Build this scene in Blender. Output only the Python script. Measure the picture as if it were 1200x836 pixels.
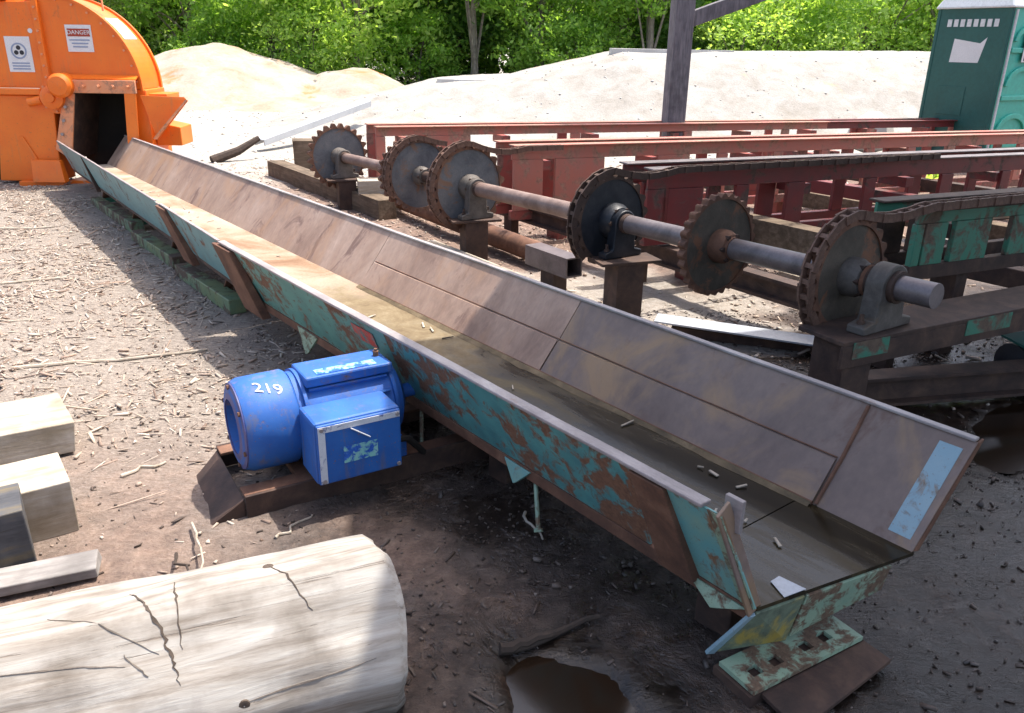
import bpy, math, random
import numpy as np
from mathutils import Matrix, Vector

for o in list(bpy.data.objects):
    bpy.data.objects.remove(o, do_unlink=True)
scene = bpy.context.scene
COL = scene.collection
R = math.radians
random.seed(7)
rng = np.random.default_rng(11)

# ------------------------------------------------------------------ camera
cd = bpy.data.cameras.new('camera')
cam = bpy.data.objects.new('camera', cd); COL.objects.link(cam)
cd.sensor_width = 36.0
cd.lens = 950.0 / 1200.0 * 36.0
cd.clip_end = 600.0
PIT, ROLL = R(21.2), R(1.0)
cam.matrix_world = (Matrix.Translation((0, 0, 1.65)) @ Matrix.Rotation(math.pi / 2 - PIT, 4, 'X')
                    @ Matrix.Rotation(ROLL, 4, 'Z'))
scene.camera = cam

# ------------------------------------------------------------------ light
SUN_EL, SUN_H = R(67.0), Vector((0.8, 0.6)).normalized()
world = bpy.data.worlds.new('World'); scene.world = world
world.use_nodes = True
wn = world.node_tree.nodes; wl = world.node_tree.links
bg = wn['Background']
sky = wn.new('ShaderNodeTexSky'); sky.sky_type = 'NISHITA'; sky.sun_disc = False
sky.sun_elevation = SUN_EL
sky.sun_rotation = math.atan2(SUN_H.x, SUN_H.y)
sky.dust_density = 4.5; sky.ozone_density = 0.6
wl.new(sky.outputs[0], bg.inputs[0]); bg.inputs[1].default_value = 0.15
sd = bpy.data.lights.new('sun', 'SUN'); sd.energy = 3.1; sd.angle = R(0.53); sd.color = (1.0, 0.955, 0.88)
sun = bpy.data.objects.new('sun', sd); COL.objects.link(sun)
sv = Vector((SUN_H.x * math.cos(SUN_EL), SUN_H.y * math.cos(SUN_EL), math.sin(SUN_EL)))
sun.rotation_euler = sv.to_track_quat('Z', 'Y').to_euler()
sun.location = (4, 3, 12)
vs = scene.view_settings
vs.view_transform = 'Standard'; vs.look = 'None'; vs.exposure = 1.38; vs.gamma = 1.0
vs.use_curve_mapping = False

# ------------------------------------------------------------------ materials
def newmat(name):
    m = bpy.data.materials.new(name); m.use_nodes = True
    nt = m.node_tree; b = nt.nodes['Principled BSDF']
    return m, nt.nodes, nt.links, b
def c4(c): return (c[0], c[1], c[2], 1.0)
def tcoord(n, l, scale=(1, 1, 1), obj=True, loc=(0, 0, 0)):
    t = n.new('ShaderNodeTexCoord'); mp = n.new('ShaderNodeMapping')
    l.new(t.outputs['Object' if obj else 'Generated'], mp.inputs[0])
    mp.inputs['Scale'].default_value = scale; mp.inputs['Location'].default_value = loc
    return mp.outputs[0]
def noise(n, l, vec, sc, det=6, rough=0.6, dist=0.0):
    t = n.new('ShaderNodeTexNoise'); t.inputs['Scale'].default_value = sc
    t.inputs['Detail'].default_value = det; t.inputs['Roughness'].default_value = rough
    t.inputs['Distortion'].default_value = dist
    l.new(vec, t.inputs['Vector']); return t.outputs['Fac']
def ramp(n, l, fac, stops, interp='LINEAR'):
    r = n.new('ShaderNodeValToRGB'); cr = r.color_ramp; cr.interpolation = interp
    while len(cr.elements) < len(stops): cr.elements.new(0.5)
    for e, (p, c) in zip(cr.elements, stops):
        e.position = p; e.color = c4(c) if len(c) == 3 else c
    l.new(fac, r.inputs[0]); return r.outputs[0]
def mask(n, l, fac, a, b):
    m = n.new('ShaderNodeMapRange'); m.inputs[1].default_value = a; m.inputs[2].default_value = b
    l.new(fac, m.inputs[0]); return m.outputs[0]
def mix(n, l, f, a, b, mode='MIX'):
    m = n.new('ShaderNodeMix'); m.data_type = 'RGBA'; m.blend_type = mode
    for s, v in ((m.inputs[0], f), (m.inputs[6], a), (m.inputs[7], b)):
        if isinstance(v, (int, float)): s.default_value = v
        elif isinstance(v, tuple): s.default_value = c4(v)
        else: l.new(v, s)
    return m.outputs[2]
def mth(n, l, op, a, b=0.0):
    m = n.new('ShaderNodeMath'); m.operation = op
    for s, v in zip(m.inputs, (a, b)):
        if isinstance(v, (int, float)): s.default_value = v
        else: l.new(v, s)
    return m.outputs[0]
def bump(n, l, b, h, st, dist=0.01):
    bp = n.new('ShaderNodeBump'); bp.inputs['Strength'].default_value = st
    bp.inputs['Distance'].default_value = dist
    l.new(h, bp.inputs['Height']); l.new(bp.outputs[0], b.inputs['Normal'])

def mat_mottle(name, cols, sc=6, rough=(0.6, 0.85), bst=0.3, bd=0.004, metal=0.0, scale=(1, 1, 1), stain=None, spec=0.4, stain2=None):
    """several colours of one surface mottled by noise, fine grain, optional stains"""
    m, n, l, b = newmat(name)
    v = tcoord(n, l, scale)
    f = noise(n, l, v, sc, 8, 0.65, 0.4)
    k = len(cols)
    col = ramp(n, l, f, [(0.28 + 0.44 * i / max(1, k - 1), c) for i, c in enumerate(cols)])
    g = noise(n, l, v, sc * 14, 4, 0.7)
    col = mix(n, l, mask(n, l, g, 0.3, 0.75), mix(n, l, 1.0, col, (0.72, 0.72, 0.72), 'MULTIPLY'), col)
    if stain:
        s = noise(n, l, v, stain[1], 7, 0.7, 0.8)
        col = mix(n, l, mask(n, l, s, stain[2], stain[2] + 0.09), col, stain[0])
    if stain2:
        s = noise(n, l, tcoord(n, l, scale, loc=(5, 3, 2)), stain2[1], 6, 0.65, 1.2)
        col = mix(n, l, mth(n, l, 'MULTIPLY', mask(n, l, s, stain2[2], stain2[2] + 0.16), stain2[3]), col, stain2[0])
    l.new(col, b.inputs['Base Color'])
    l.new(mth(n, l, 'ADD', rough[0], mth(n, l, 'MULTIPLY', g, rough[1] - rough[0])), b.inputs['Roughness'])
    b.inputs['Metallic'].default_value = metal
    b.inputs['Specular IOR Level'].default_value = spec
    bump(n, l, b, mth(n, l, 'ADD', f, mth(n, l, 'MULTIPLY', g, 0.5)), bst, bd)
    return m

def mat_peel(name, paint, rust, amount=0.5, sc=7, paint2=None, rough=0.45, scale=(1, 1, 1), edge=(0.02, 0.045), soft=0.03, drip=None):
    """paint flaked away to rust; amount = share of rust"""
    m, n, l, b = newmat(name)
    v = tcoord(n, l, scale)
    big = noise(n, l, v, sc * 0.22, 3, 0.5)
    f = noise(n, l, v, sc, 9, 0.68, 0.5)
    f = mth(n, l, 'ADD', mth(n, l, 'MULTIPLY', f, 0.65), mth(n, l, 'MULTIPLY', big, 0.35))
    t = 0.32 + 0.36 * amount
    k = mask(n, l, f, t - soft, t + soft)          # 1 = paint
    rf = noise(n, l, v, sc * 5, 6, 0.7)
    rc = ramp(n, l, rf, [(0.25, tuple(x * 0.45 for x in rust)), (0.5, rust), (0.75, (min(1, rust[0] * 1.5), rust[1] * 1.55, rust[2] * 1.5))])
    pf = noise(n, l, v, sc * 0.8, 5, 0.6)
    p2 = paint2 or tuple(x * 0.6 for x in paint)
    pc = ramp(n, l, pf, [(0.3, p2), (0.62, paint)])
    g = noise(n, l, v, sc * 16, 3, 0.7)
    pc = mix(n, l, mask(n, l, g, 0.62, 0.72), pc, rc)
    col = mix(n, l, k, rc, pc)
    if drip:
        vd = tcoord(n, l, (9, 9, 0.9))
        df = noise(n, l, vd, 2.2, 5, 0.6)
        col = mix(n, l, mth(n, l, 'MULTIPLY', mask(n, l, df, 0.56, 0.72), 0.75), col, drip)
    l.new(col, b.inputs['Base Color'])
    l.new(mth(n, l, 'SUBTRACT', 0.86, mth(n, l, 'MULTIPLY', k, 0.86 - rough)), b.inputs['Roughness'])
    bump(n, l, b, mth(n, l, 'ADD', mth(n, l, 'MULTIPLY', k, 0.6), mth(n, l, 'MULTIPLY', rf, 0.5)), 0.35, 0.003)
    return m

def mat_wood(name, cols, sc=3, stretch=9, axis=0, rough=0.85, crack=0.5, crackcol=(0.06, 0.045, 0.035)):
    m, n, l, b = newmat(name)
    s = [stretch] * 3; s[axis] = 1.0
    v = tcoord(n, l, tuple(s))
    f = noise(n, l, v, sc, 8, 0.65, 0.3)
    k = len(cols)
    col = ramp(n, l, f, [(0.28 + 0.42 * i / max(1, k - 1), c) for i, c in enumerate(cols)])
    v2 = tcoord(n, l, tuple(x * 2.2 if x > 1 else 0.8 for x in s), loc=(3, 7, 1))
    f2 = noise(n, l, v2, sc, 6, 0.6, 0.6)
    ck = mask(n, l, f2, 0.66 - 0.12 * crack + 0.06, 0.72 - 0.12 * crack + 0.06)
    col = mix(n, l, mth(n, l, 'MULTIPLY', ck, 0.8), col, crackcol)
    v3 = tcoord(n, l)
    f3 = noise(n, l, v3, 5, 5, 0.6)
    col = mix(n, l, mth(n, l, 'MULTIPLY', mask(n, l, f3, 0.47, 0.72), 0.8), col, tuple(c * 0.75 for c in cols[0]))
    l.new(col, b.inputs['Base Color']); b.inputs['Roughness'].default_value = rough
    b.inputs['Specular IOR Level'].default_value = 0.25
    bump(n, l, b, mth(n, l, 'SUBTRACT', f, ck), 0.5, 0.006)
    return m

def mat_island(name, cols, rough=0.8, trans=0.0, spec=0.3):
    """loose pieces, each with a colour of its own"""
    m, n, l, b = newmat(name)
    g = n.new('ShaderNodeNewGeometry')
    k = len(cols)
    col = ramp(n, l, g.outputs['Random Per Island'], [(i / max(1, k - 1), c) for i, c in enumerate(cols)])
    l.new(col, b.inputs['Base Color']); b.inputs['Roughness'].default_value = rough
    b.inputs['Specular IOR Level'].default_value = spec
    if trans:
        tr = n.new('ShaderNodeBsdfTranslucent'); ms = n.new('ShaderNodeMixShader')
        l.new(mix(n, l, 1.0, col, (1.5, 1.5, 0.6), 'MULTIPLY'), tr.inputs[0])
        ms.inputs[0].default_value = trans
        l.new(b.outputs[0], ms.inputs[1]); l.new(tr.outputs[0], ms.inputs[2])
        l.new(ms.outputs[0], n['Material Output'].inputs[0])
    return m

RUST = (0.16, 0.075, 0.042)
M = {}
M['teal'] = mat_peel('teal paint', (0.12, 0.28, 0.3), RUST, 0.3, 8, (0.09, 0.22, 0.25), drip=(0.1, 0.06, 0.04))
M['green_peel'] = mat_peel('peeling green paint', (0.1, 0.29, 0.25), RUST, 0.42, 13, (0.065, 0.2, 0.18), scale=(0.8, 1, 1))
M['rust_teal'] = mat_peel('rust with teal remains', (0.1, 0.3, 0.29), (0.17, 0.08, 0.045), 0.5, 13, (0.06, 0.2, 0.21))
M['bright_teal'] = mat_peel('bright teal end paint', (0.12, 0.33, 0.34), (0.2, 0.11, 0.06), 0.4, 9, (0.22, 0.34, 0.26))
M['pale_green'] = mat_peel('pale green paint', (0.27, 0.36, 0.25), (0.13, 0.08, 0.05), 0.46, 16, (0.19, 0.29, 0.21))
M['yellow_green'] = mat_peel('yellow and green paint', (0.36, 0.26, 0.05), (0.12, 0.15, 0.1), 0.45, 5, (0.3, 0.25, 0.08))
M['rust'] = mat_mottle('rust', [(0.07, 0.035, 0.025), (0.16, 0.075, 0.045), (0.25, 0.13, 0.08)], 7, (0.7, 0.95), 0.4)
M['rust_dark'] = mat_mottle('dark rust', [(0.03, 0.02, 0.017), (0.07, 0.04, 0.03), (0.13, 0.075, 0.05)], 8, (0.6, 0.9), 0.4)
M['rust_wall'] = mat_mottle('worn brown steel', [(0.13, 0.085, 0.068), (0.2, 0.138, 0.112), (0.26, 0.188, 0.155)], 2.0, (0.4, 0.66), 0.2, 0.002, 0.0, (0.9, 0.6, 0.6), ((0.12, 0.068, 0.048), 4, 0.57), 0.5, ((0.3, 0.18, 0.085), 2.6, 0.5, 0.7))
M['rust_wall_sunlit'] = mat_mottle('brown steel painted sunlit', [(0.22, 0.13, 0.095), (0.36, 0.235, 0.175), (0.47, 0.335, 0.265)], 2.2, (0.5, 0.75), 0.2, 0.002, 0.0, (1.2, 0.6, 0.6), ((0.17, 0.1, 0.078), 3.2, 0.56), 0.4, ((0.36, 0.2, 0.11), 1.9, 0.52, 0.6))  # paler copy of the wall steel; sunlight on the far stretch put into colour
M['floor_dusty_plain'] = mat_mottle('dusty trough floor', [(0.2, 0.115, 0.065), (0.33, 0.225, 0.15), (0.42, 0.32, 0.24), (0.47, 0.39, 0.32)], 1.5, (0.65, 0.9), 0.15, 0.002, 0.0, (1.1, 1.3, 1), ((0.22, 0.12, 0.065), 1.7, 0.57))
M['floor_silty'] = mat_mottle('silty trough floor', [(0.17, 0.12, 0.06), (0.3, 0.24, 0.13), (0.4, 0.33, 0.2)], 3.0, (0.35, 0.7), 0.15, 0.002, 0.0, (0.6, 1, 1))
M['floor_wet'] = mat_mottle('wet trough floor', [(0.016, 0.012, 0.007), (0.05, 0.036, 0.018), (0.15, 0.115, 0.06)], 2.4, (0.12, 0.5), 0.2, 0.002, 0.0, (0.55, 1.6, 1), ((0.03, 0.028, 0.026), 3, 0.55), 0.5)
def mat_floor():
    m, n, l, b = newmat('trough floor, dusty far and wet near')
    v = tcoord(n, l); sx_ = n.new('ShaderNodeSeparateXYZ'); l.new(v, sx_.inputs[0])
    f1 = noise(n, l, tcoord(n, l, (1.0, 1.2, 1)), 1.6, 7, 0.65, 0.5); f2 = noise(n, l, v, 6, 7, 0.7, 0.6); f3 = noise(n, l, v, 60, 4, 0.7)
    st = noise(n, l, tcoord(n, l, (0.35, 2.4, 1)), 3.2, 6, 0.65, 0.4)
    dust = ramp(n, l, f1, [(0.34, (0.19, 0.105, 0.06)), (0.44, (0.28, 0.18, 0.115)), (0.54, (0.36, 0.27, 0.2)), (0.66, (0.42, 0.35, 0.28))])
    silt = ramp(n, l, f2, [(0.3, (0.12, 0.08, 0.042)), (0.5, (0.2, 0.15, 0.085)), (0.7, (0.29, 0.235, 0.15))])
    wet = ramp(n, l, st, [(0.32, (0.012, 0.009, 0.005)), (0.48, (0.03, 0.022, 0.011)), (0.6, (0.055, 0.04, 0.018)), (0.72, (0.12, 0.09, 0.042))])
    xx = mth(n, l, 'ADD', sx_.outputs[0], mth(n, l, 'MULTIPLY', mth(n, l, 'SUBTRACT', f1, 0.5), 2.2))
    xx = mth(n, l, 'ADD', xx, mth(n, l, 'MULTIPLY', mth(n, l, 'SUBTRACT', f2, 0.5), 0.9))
    kw = mask(n, l, xx, 2.15, 2.75)  # wet begins at the roof-shade edge; sun and shade also put into colour
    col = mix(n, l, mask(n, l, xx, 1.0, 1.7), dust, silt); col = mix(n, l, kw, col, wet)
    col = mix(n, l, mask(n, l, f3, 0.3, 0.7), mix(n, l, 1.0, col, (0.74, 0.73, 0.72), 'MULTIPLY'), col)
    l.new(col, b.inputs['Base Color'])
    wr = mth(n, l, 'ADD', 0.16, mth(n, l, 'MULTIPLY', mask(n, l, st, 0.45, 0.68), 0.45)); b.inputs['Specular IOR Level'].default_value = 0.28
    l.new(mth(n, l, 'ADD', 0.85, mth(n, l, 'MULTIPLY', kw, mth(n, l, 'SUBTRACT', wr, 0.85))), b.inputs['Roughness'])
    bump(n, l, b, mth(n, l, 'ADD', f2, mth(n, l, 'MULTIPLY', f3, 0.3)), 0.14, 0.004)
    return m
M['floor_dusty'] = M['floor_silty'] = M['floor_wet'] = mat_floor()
M['bare'] = mat_mottle('bare grey steel', [(0.22, 0.185, 0.18), (0.36, 0.31, 0.3), (0.47, 0.42, 0.4)], 9, (0.4, 0.6), 0.2, 0.002, 0.2, (0.4, 1, 1), ((0.2, 0.11, 0.07), 7, 0.62))
M['bare_dark'] = mat_mottle('dark steel shaft', [(0.1, 0.085, 0.085), (0.18, 0.15, 0.15), (0.24, 0.2, 0.2)], 6, (0.35, 0.55), 0.15, 0.002, 0.35)
M['shaft_rust'] = mat_mottle('rusty shaft', [(0.14, 0.09, 0.07), (0.25, 0.17, 0.14), (0.32, 0.24, 0.2)], 6, (0.45, 0.7), 0.2, 0.002, 0.2)
M['blue_strip'] = mat_peel('pale blue paint strip', (0.2, 0.31, 0.36), (0.2, 0.14, 0.1), 0.24, 8, (0.25, 0.34, 0.37))
M['orange'] = mat_peel('orange paint', (0.8, 0.175, 0.012), (0.42, 0.14, 0.045), 0.12, 3.5, (0.74, 0.135, 0.008), 0.42, drip=(0.6, 0.17, 0.04))
M['orange_worn'] = mat_peel('worn orange paint', (0.72, 0.25, 0.1), (0.4, 0.2, 0.12), 0.36, 7, (0.66, 0.3, 0.16))
M['near_black'] = mat_mottle('near-black steel', [(0.008, 0.006, 0.005), (0.02, 0.015, 0.012)], 4, (0.8, 0.95), 0.2)  # near-black, for openings, recesses and the cable stub
M['blue'] = mat_peel('scuffed blue motor paint', (0.02, 0.12, 0.4), (0.17, 0.095, 0.07), 0.25, 7, (0.012, 0.075, 0.3), 0.62, drip=(0.13, 0.115, 0.13))
M['blue_shaded'] = mat_mottle('shaded violet blue paint', [(0.04, 0.05, 0.17), (0.07, 0.08, 0.24), (0.1, 0.09, 0.2)], 9, (0.4, 0.6), 0.2)  # end ring's dull violet is shade put into the paint
M['white_worn'] = mat_peel('worn white paint', (0.62, 0.63, 0.66), (0.1, 0.13, 0.3), 0.34, 22, (0.5, 0.52, 0.56))
M['white'] = mat_mottle('white label', [(0.74, 0.73, 0.72), (0.82, 0.81, 0.8)], 8, (0.5, 0.7), 0.05)
M['mint_worn'] = mat_peel('worn mint decal', (0.22, 0.52, 0.48), (0.02, 0.1, 0.42), 0.5, 30, (0.3, 0.55, 0.5))
M['red_ink'] = mat_mottle('red print', [(0.36, 0.05, 0.03), (0.45, 0.08, 0.04)], 8, (0.6, 0.8), 0.0)
M['dark_ink'] = mat_mottle('dark print', [(0.02, 0.02, 0.025), (0.05, 0.05, 0.06)], 8, (0.6, 0.8), 0.0)
M['blue_ink'] = mat_mottle('blue grey print', [(0.25, 0.3, 0.45), (0.34, 0.4, 0.52)], 8, (0.6, 0.8), 0.0)
M['red_spray'] = mat_peel('red sprayed mark', (0.55, 0.05, 0.04), (0.06, 0.22, 0.19), 0.48, 20, (0.45, 0.05, 0.04), soft=0.06)
M['red_frame'] = mat_peel('red frame paint', (0.33, 0.075, 0.06), (0.2, 0.1, 0.075), 0.42, 7, (0.26, 0.065, 0.055))
M['salmon_frame'] = mat_peel('salmon red frame paint', (0.42, 0.14, 0.1), (0.3, 0.17, 0.12), 0.42, 6, (0.38, 0.15, 0.115))  # lighter and more orange than the other frame reds
M['maroon_frame'] = mat_peel('maroon frame paint', (0.17, 0.022, 0.022), (0.09, 0.055, 0.045), 0.36, 7, (0.12, 0.025, 0.025))
M['green_frame'] = mat_peel('green frame paint', (0.035, 0.19, 0.12), (0.12, 0.08, 0.055), 0.45, 6, (0.05, 0.17, 0.11))
M['moss_rail'] = mat_peel('flaking yellow green skid paint', (0.17, 0.21, 0.1), (0.1, 0.065, 0.045), 0.5, 9, (0.1, 0.18, 0.12))
M['slate'] = mat_mottle('blue grey sprocket steel', [(0.07, 0.074, 0.084), (0.13, 0.132, 0.14), (0.19, 0.18, 0.175)], 6, (0.55, 0.8), 0.4, 0.004, 0.0, (1, 1, 1), ((0.18, 0.1, 0.062), 5, 0.56))
M['blacksp'] = mat_mottle('greasy black steel', [(0.007, 0.009, 0.013), (0.016, 0.019, 0.026), (0.04, 0.04, 0.046)], 9, (0.3, 0.6), 0.3)  # much darker than the other sprocket steels
M['olive'] = mat_mottle('olive grey steel', [(0.045, 0.036, 0.026), (0.085, 0.068, 0.05), (0.14, 0.105, 0.078)], 6, (0.6, 0.85), 0.4, 0.004, 0.0, (1, 1, 1), ((0.17, 0.075, 0.04), 5, 0.54))
M['chain'] = mat_mottle('rusty chain', [(0.07, 0.04, 0.028), (0.15, 0.08, 0.055), (0.25, 0.15, 0.11)], 14, (0.6, 0.9), 0.4)
M['cast'] = mat_mottle('grey cast iron', [(0.07, 0.06, 0.052), (0.125, 0.108, 0.095), (0.19, 0.165, 0.145)], 9, (0.5, 0.75), 0.3, 0.003, 0.1, (1, 1, 1), ((0.13, 0.09, 0.06), 8, 0.6))
M['log'] = mat_wood('bleached bare log', [(0.17, 0.138, 0.11), (0.29, 0.255, 0.218), (0.37, 0.34, 0.302), (0.43, 0.405, 0.37)], 3.2, 12, 0, 0.92, 0.7, (0.21, 0.165, 0.13))
M['log_end'] = mat_mottle('grey end grain', [(0.3, 0.26, 0.22), (0.42, 0.38, 0.33), (0.5, 0.46, 0.4)], 12, (0.8, 0.95), 0.4)
M['crack'] = mat_mottle('dark wood crack', [(0.05, 0.037, 0.028), (0.13, 0.095, 0.07)], 14, (0.85, 0.95), 0.3)
M['crack_light'] = mat_mottle('grey wood crack', [(0.12, 0.095, 0.075), (0.24, 0.2, 0.165)], 14, (0.85, 0.95), 0.3)
M['timber'] = mat_wood('pale sawn timber', [(0.27, 0.215, 0.145), (0.4, 0.345, 0.275), (0.46, 0.415, 0.36)], 4, 8, 0, 0.85, 0.3)
M['timber_grey'] = mat_wood('grey weathered timber', [(0.17, 0.155, 0.145), (0.27, 0.25, 0.235), (0.36, 0.34, 0.32)], 4, 9, 0, 0.9, 0.4)
M['timber_shaded'] = mat_wood('dark timber painted shaded', [(0.045, 0.045, 0.05), (0.085, 0.085, 0.09), (0.16, 0.12, 0.06)], 3, 6, 0, 0.8, 0.3)  # dark tone is shade put into the timber's colour
M['post'] = mat_wood('grey weathered post', [(0.1, 0.092, 0.1), (0.16, 0.15, 0.16), (0.23, 0.21, 0.22)], 4, 9, 2, 0.9, 0.45)
M['brown_timber'] = mat_wood('brown old timber', [(0.07, 0.05, 0.035), (0.13, 0.095, 0.065), (0.2, 0.15, 0.11)], 3, 8, 0, 0.9, 0.45)
M['concrete'] = mat_mottle('pale concrete', [(0.48, 0.46, 0.43), (0.58, 0.56, 0.53), (0.66, 0.64, 0.61)], 6, (0.85, 0.95), 0.3)
M['toilet_side'] = mat_mottle('green plastic painted shaded', [(0.014, 0.088, 0.074), (0.018, 0.106, 0.09), (0.023, 0.12, 0.1)], 1.3, (0.4, 0.55), 0.08)  # shade on the toilet's sides put into a darker green
M['toilet_front'] = mat_mottle('green plastic painted lit', [(0.05, 0.42, 0.32), (0.06, 0.48, 0.37)], 1.5, (0.35, 0.5), 0.05)  # door coloured brighter than the sides, as if lit
M['plastic_white'] = mat_mottle('white plastic', [(0.66, 0.68, 0.67), (0.76, 0.77, 0.76)], 3, (0.4, 0.55), 0.05)
M['alu'] = mat_mottle('pale grey aluminium', [(0.42, 0.44, 0.47), (0.52, 0.54, 0.57)], 5, (0.4, 0.55), 0.1, 0.002, 0.3)
M['bark'] = mat_wood('tree bark', [(0.1, 0.085, 0.07), (0.19, 0.165, 0.14), (0.3, 0.27, 0.235)], 3, 5, 2, 0.95, 0.3)
M['roof'] = mat_mottle('pale roof sheet', [(0.36, 0.35, 0.34), (0.46, 0.45, 0.43)], 2, (0.5, 0.7), 0.1)  # unseen roof made pale to bounce light into the shade
M['sticks'] = mat_mottle('dry stick', [(0.28, 0.22, 0.16), (0.45, 0.38, 0.3), (0.55, 0.48, 0.4)], 20, (0.85, 0.95), 0.3)
M['dark_stick'] = mat_mottle('dark twig', [(0.03, 0.022, 0.018), (0.08, 0.055, 0.04)], 20, (0.8, 0.95), 0.3)
M['chips'] = mat_island('wood chips', [(0.15, 0.1, 0.075), (0.26, 0.19, 0.15), (0.36, 0.285, 0.225), (0.44, 0.36, 0.29), (0.52, 0.45, 0.38), (0.3, 0.21, 0.16), (0.4, 0.33, 0.27)])
M['wetchips'] = mat_island('wet bark bits', [(0.04, 0.029, 0.023), (0.075, 0.053, 0.042), (0.12, 0.088, 0.07), (0.07, 0.06, 0.054), (0.19, 0.15, 0.125)], 0.55)
M['stones'] = mat_island('pale stones', [(0.34, 0.325, 0.3), (0.4, 0.385, 0.36), (0.47, 0.455, 0.43), (0.36, 0.32, 0.27), (0.3, 0.285, 0.26)], 0.9)
LEAF = [mat_island('leaves mid green', [(0.15, 0.28, 0.055), (0.22, 0.37, 0.08), (0.3, 0.46, 0.12), (0.18, 0.32, 0.065)], 0.55, 0.6),
        mat_island('leaves bright green', [(0.26, 0.4, 0.1), (0.35, 0.5, 0.14), (0.45, 0.58, 0.2), (0.3, 0.44, 0.12)], 0.55, 0.6),
        mat_island('leaves dark green', [(0.06, 0.13, 0.03), (0.09, 0.185, 0.045), (0.13, 0.24, 0.06)], 0.55, 0.5),
        mat_island('leaves grey green', [(0.2, 0.29, 0.12), (0.29, 0.38, 0.18), (0.36, 0.44, 0.25)], 0.55, 0.55)]

# ------------------------------------------------------------------ mesh helpers
class MB:
    def __init__(s): s.v = []; s.f = []
    def add(s, vs_, fs_):
        k = len(s.v); s.v += [tuple(p) for p in vs_]; s.f += [tuple(i + k for i in f) for f in fs_]; return s
    def hexa(s, p):   # p: bottom 4 (ccw), top 4
        return s.add(p, [(3, 2, 1, 0), (4, 5, 6, 7), (0, 1, 5, 4), (1, 2, 6, 5), (2, 3, 7, 6), (3, 0, 4, 7)])
    def box(s, x0, x1, y0, y1, z0, z1):
        return s.hexa([(x0, y0, z0), (x1, y0, z0), (x1, y1, z0), (x0, y1, z0), (x0, y0, z1), (x1, y0, z1), (x1, y1, z1), (x0, y1, z1)])
    def bar(s, a, b, w, h, up=(0, 0, 1)):
        a = Vector(a); b = Vector(b); d = (b - a).normalized(); u = Vector(up)
        sd_ = d.cross(u).normalized() * w / 2; u2 = sd_.cross(d).normalized() * h / 2
        return s.hexa([a - sd_ - u2, a + sd_ - u2, b + sd_ - u2, b - sd_ - u2, a - sd_ + u2, a + sd_ + u2, b + sd_ + u2, b - sd_ + u2])
    def plate(s, quad, t):   # polygon with thickness t along its normal
        q = [Vector(p) for p in quad]; nrm = (q[1] - q[0]).cross(q[2] - q[0]).normalized() * t
        k = len(q); vs_ = q + [p + nrm for p in q]
        fs_ = [tuple(range(k - 1, -1, -1)), tuple(range(k, 2 * k))] + [(i, (i + 1) % k, k + (i + 1) % k, k + i) for i in range(k)]
        return s.add(vs_, fs_)
    def prism(s, poly, fn, t0, t1):
        k = len(poly); vs_ = [fn(u, w, t0) for u, w in poly] + [fn(u, w, t1) for u, w in poly]
        fs_ = [tuple(range(k - 1, -1, -1)), tuple(range(k, 2 * k))] + [(i, (i + 1) % k, k + (i + 1) % k, k + i) for i in range(k)]
        return s.add(vs_, fs_)
    def tube(s, path, rad, n=10, cap=True):
        P = [Vector(p) for p in path]; rr = rad if isinstance(rad, (list, tuple)) else [rad] * len(P)
        vs_ = []; fs_ = []
        for i, p in enumerate(P):
            d = (P[min(i + 1, len(P) - 1)] - P[max(i - 1, 0)]).normalized()
            u = Vector((0, 0, 1)) if abs(d.z) < 0.9 else Vector((1, 0, 0))
            a = d.cross(u).normalized(); b = d.cross(a).normalized()
            for j in range(n):
                t = 2 * math.pi * j / n
                vs_.append(p + (a * math.cos(t) + b * math.sin(t)) * rr[i])
        for i in range(len(P) - 1):
            for j in range(n):
                fs_.append((i * n + j, (i + 1) * n + j, (i + 1) * n + (j + 1) % n, i * n + (j + 1) % n))
        if cap:
            fs_.append(tuple(range(n))); fs_.append(tuple((len(P) - 1) * n + j for j in range(n - 1, -1, -1)))
        return s.add(vs_, fs_)
    def lathe(s, prof, org, axis, n=32, closed=False):   # prof: (radius, distance along the axis)
        o = Vector(org); d = Vector(axis).normalized()
        u = Vector((0, 0, 1)) if abs(d.z) < 0.9 else Vector((1, 0, 0))
        a = d.cross(u).normalized(); b = d.cross(a).normalized(); vs_ = []; fs_ = []
        for r_, h in prof:
            for j in range(n):
                t = 2 * math.pi * j / n
                vs_.append(o + d * h + (a * math.cos(t) + b * math.sin(t)) * r_)
        k = len(prof)
        for i in range(k if closed else k - 1):
            i2 = (i + 1) % k
            for j in range(n):
                fs_.append((i * n + j, i2 * n + j, i2 * n + (j + 1) % n, i * n + (j + 1) % n))
        if not closed:
            fs_.append(tuple(range(n))); fs_.append(tuple((k - 1) * n + j for j in range(n - 1, -1, -1)))
        return s.add(vs_, fs_)
    def build(s, name, mat, parent=None, bev=0.0, smooth=False, loc=None):
        me = bpy.data.meshes.new(name); me.from_pydata(s.v, [], s.f)
        import bmesh
        bm = bmesh.new(); bm.from_mesh(me); bmesh.ops.recalc_face_normals(bm, faces=bm.faces); bm.to_mesh(me); bm.free()
        me.materials.append(M[mat] if isinstance(mat, str) else mat)
        o = bpy.data.objects.new(name, me); COL.objects.link(o)
        if parent: o.parent = parent
        if loc: o.location = loc
        if smooth:
            me.polygons.foreach_set('use_smooth', [True] * len(me.polygons)); me.set_sharp_from_angle(angle=R(38))
        if bev:
            md = o.modifiers.new('bevel', 'BEVEL'); md.width = bev; md.segments = 2; md.limit_method = 'ANGLE'
        return o
def tag(o, label=None, cat=None, group=None, kind=None):
    if label: o['label'] = label
    if cat: o['category'] = cat
    if group: o['group'] = group
    if kind: o['kind'] = kind
    return o
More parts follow.
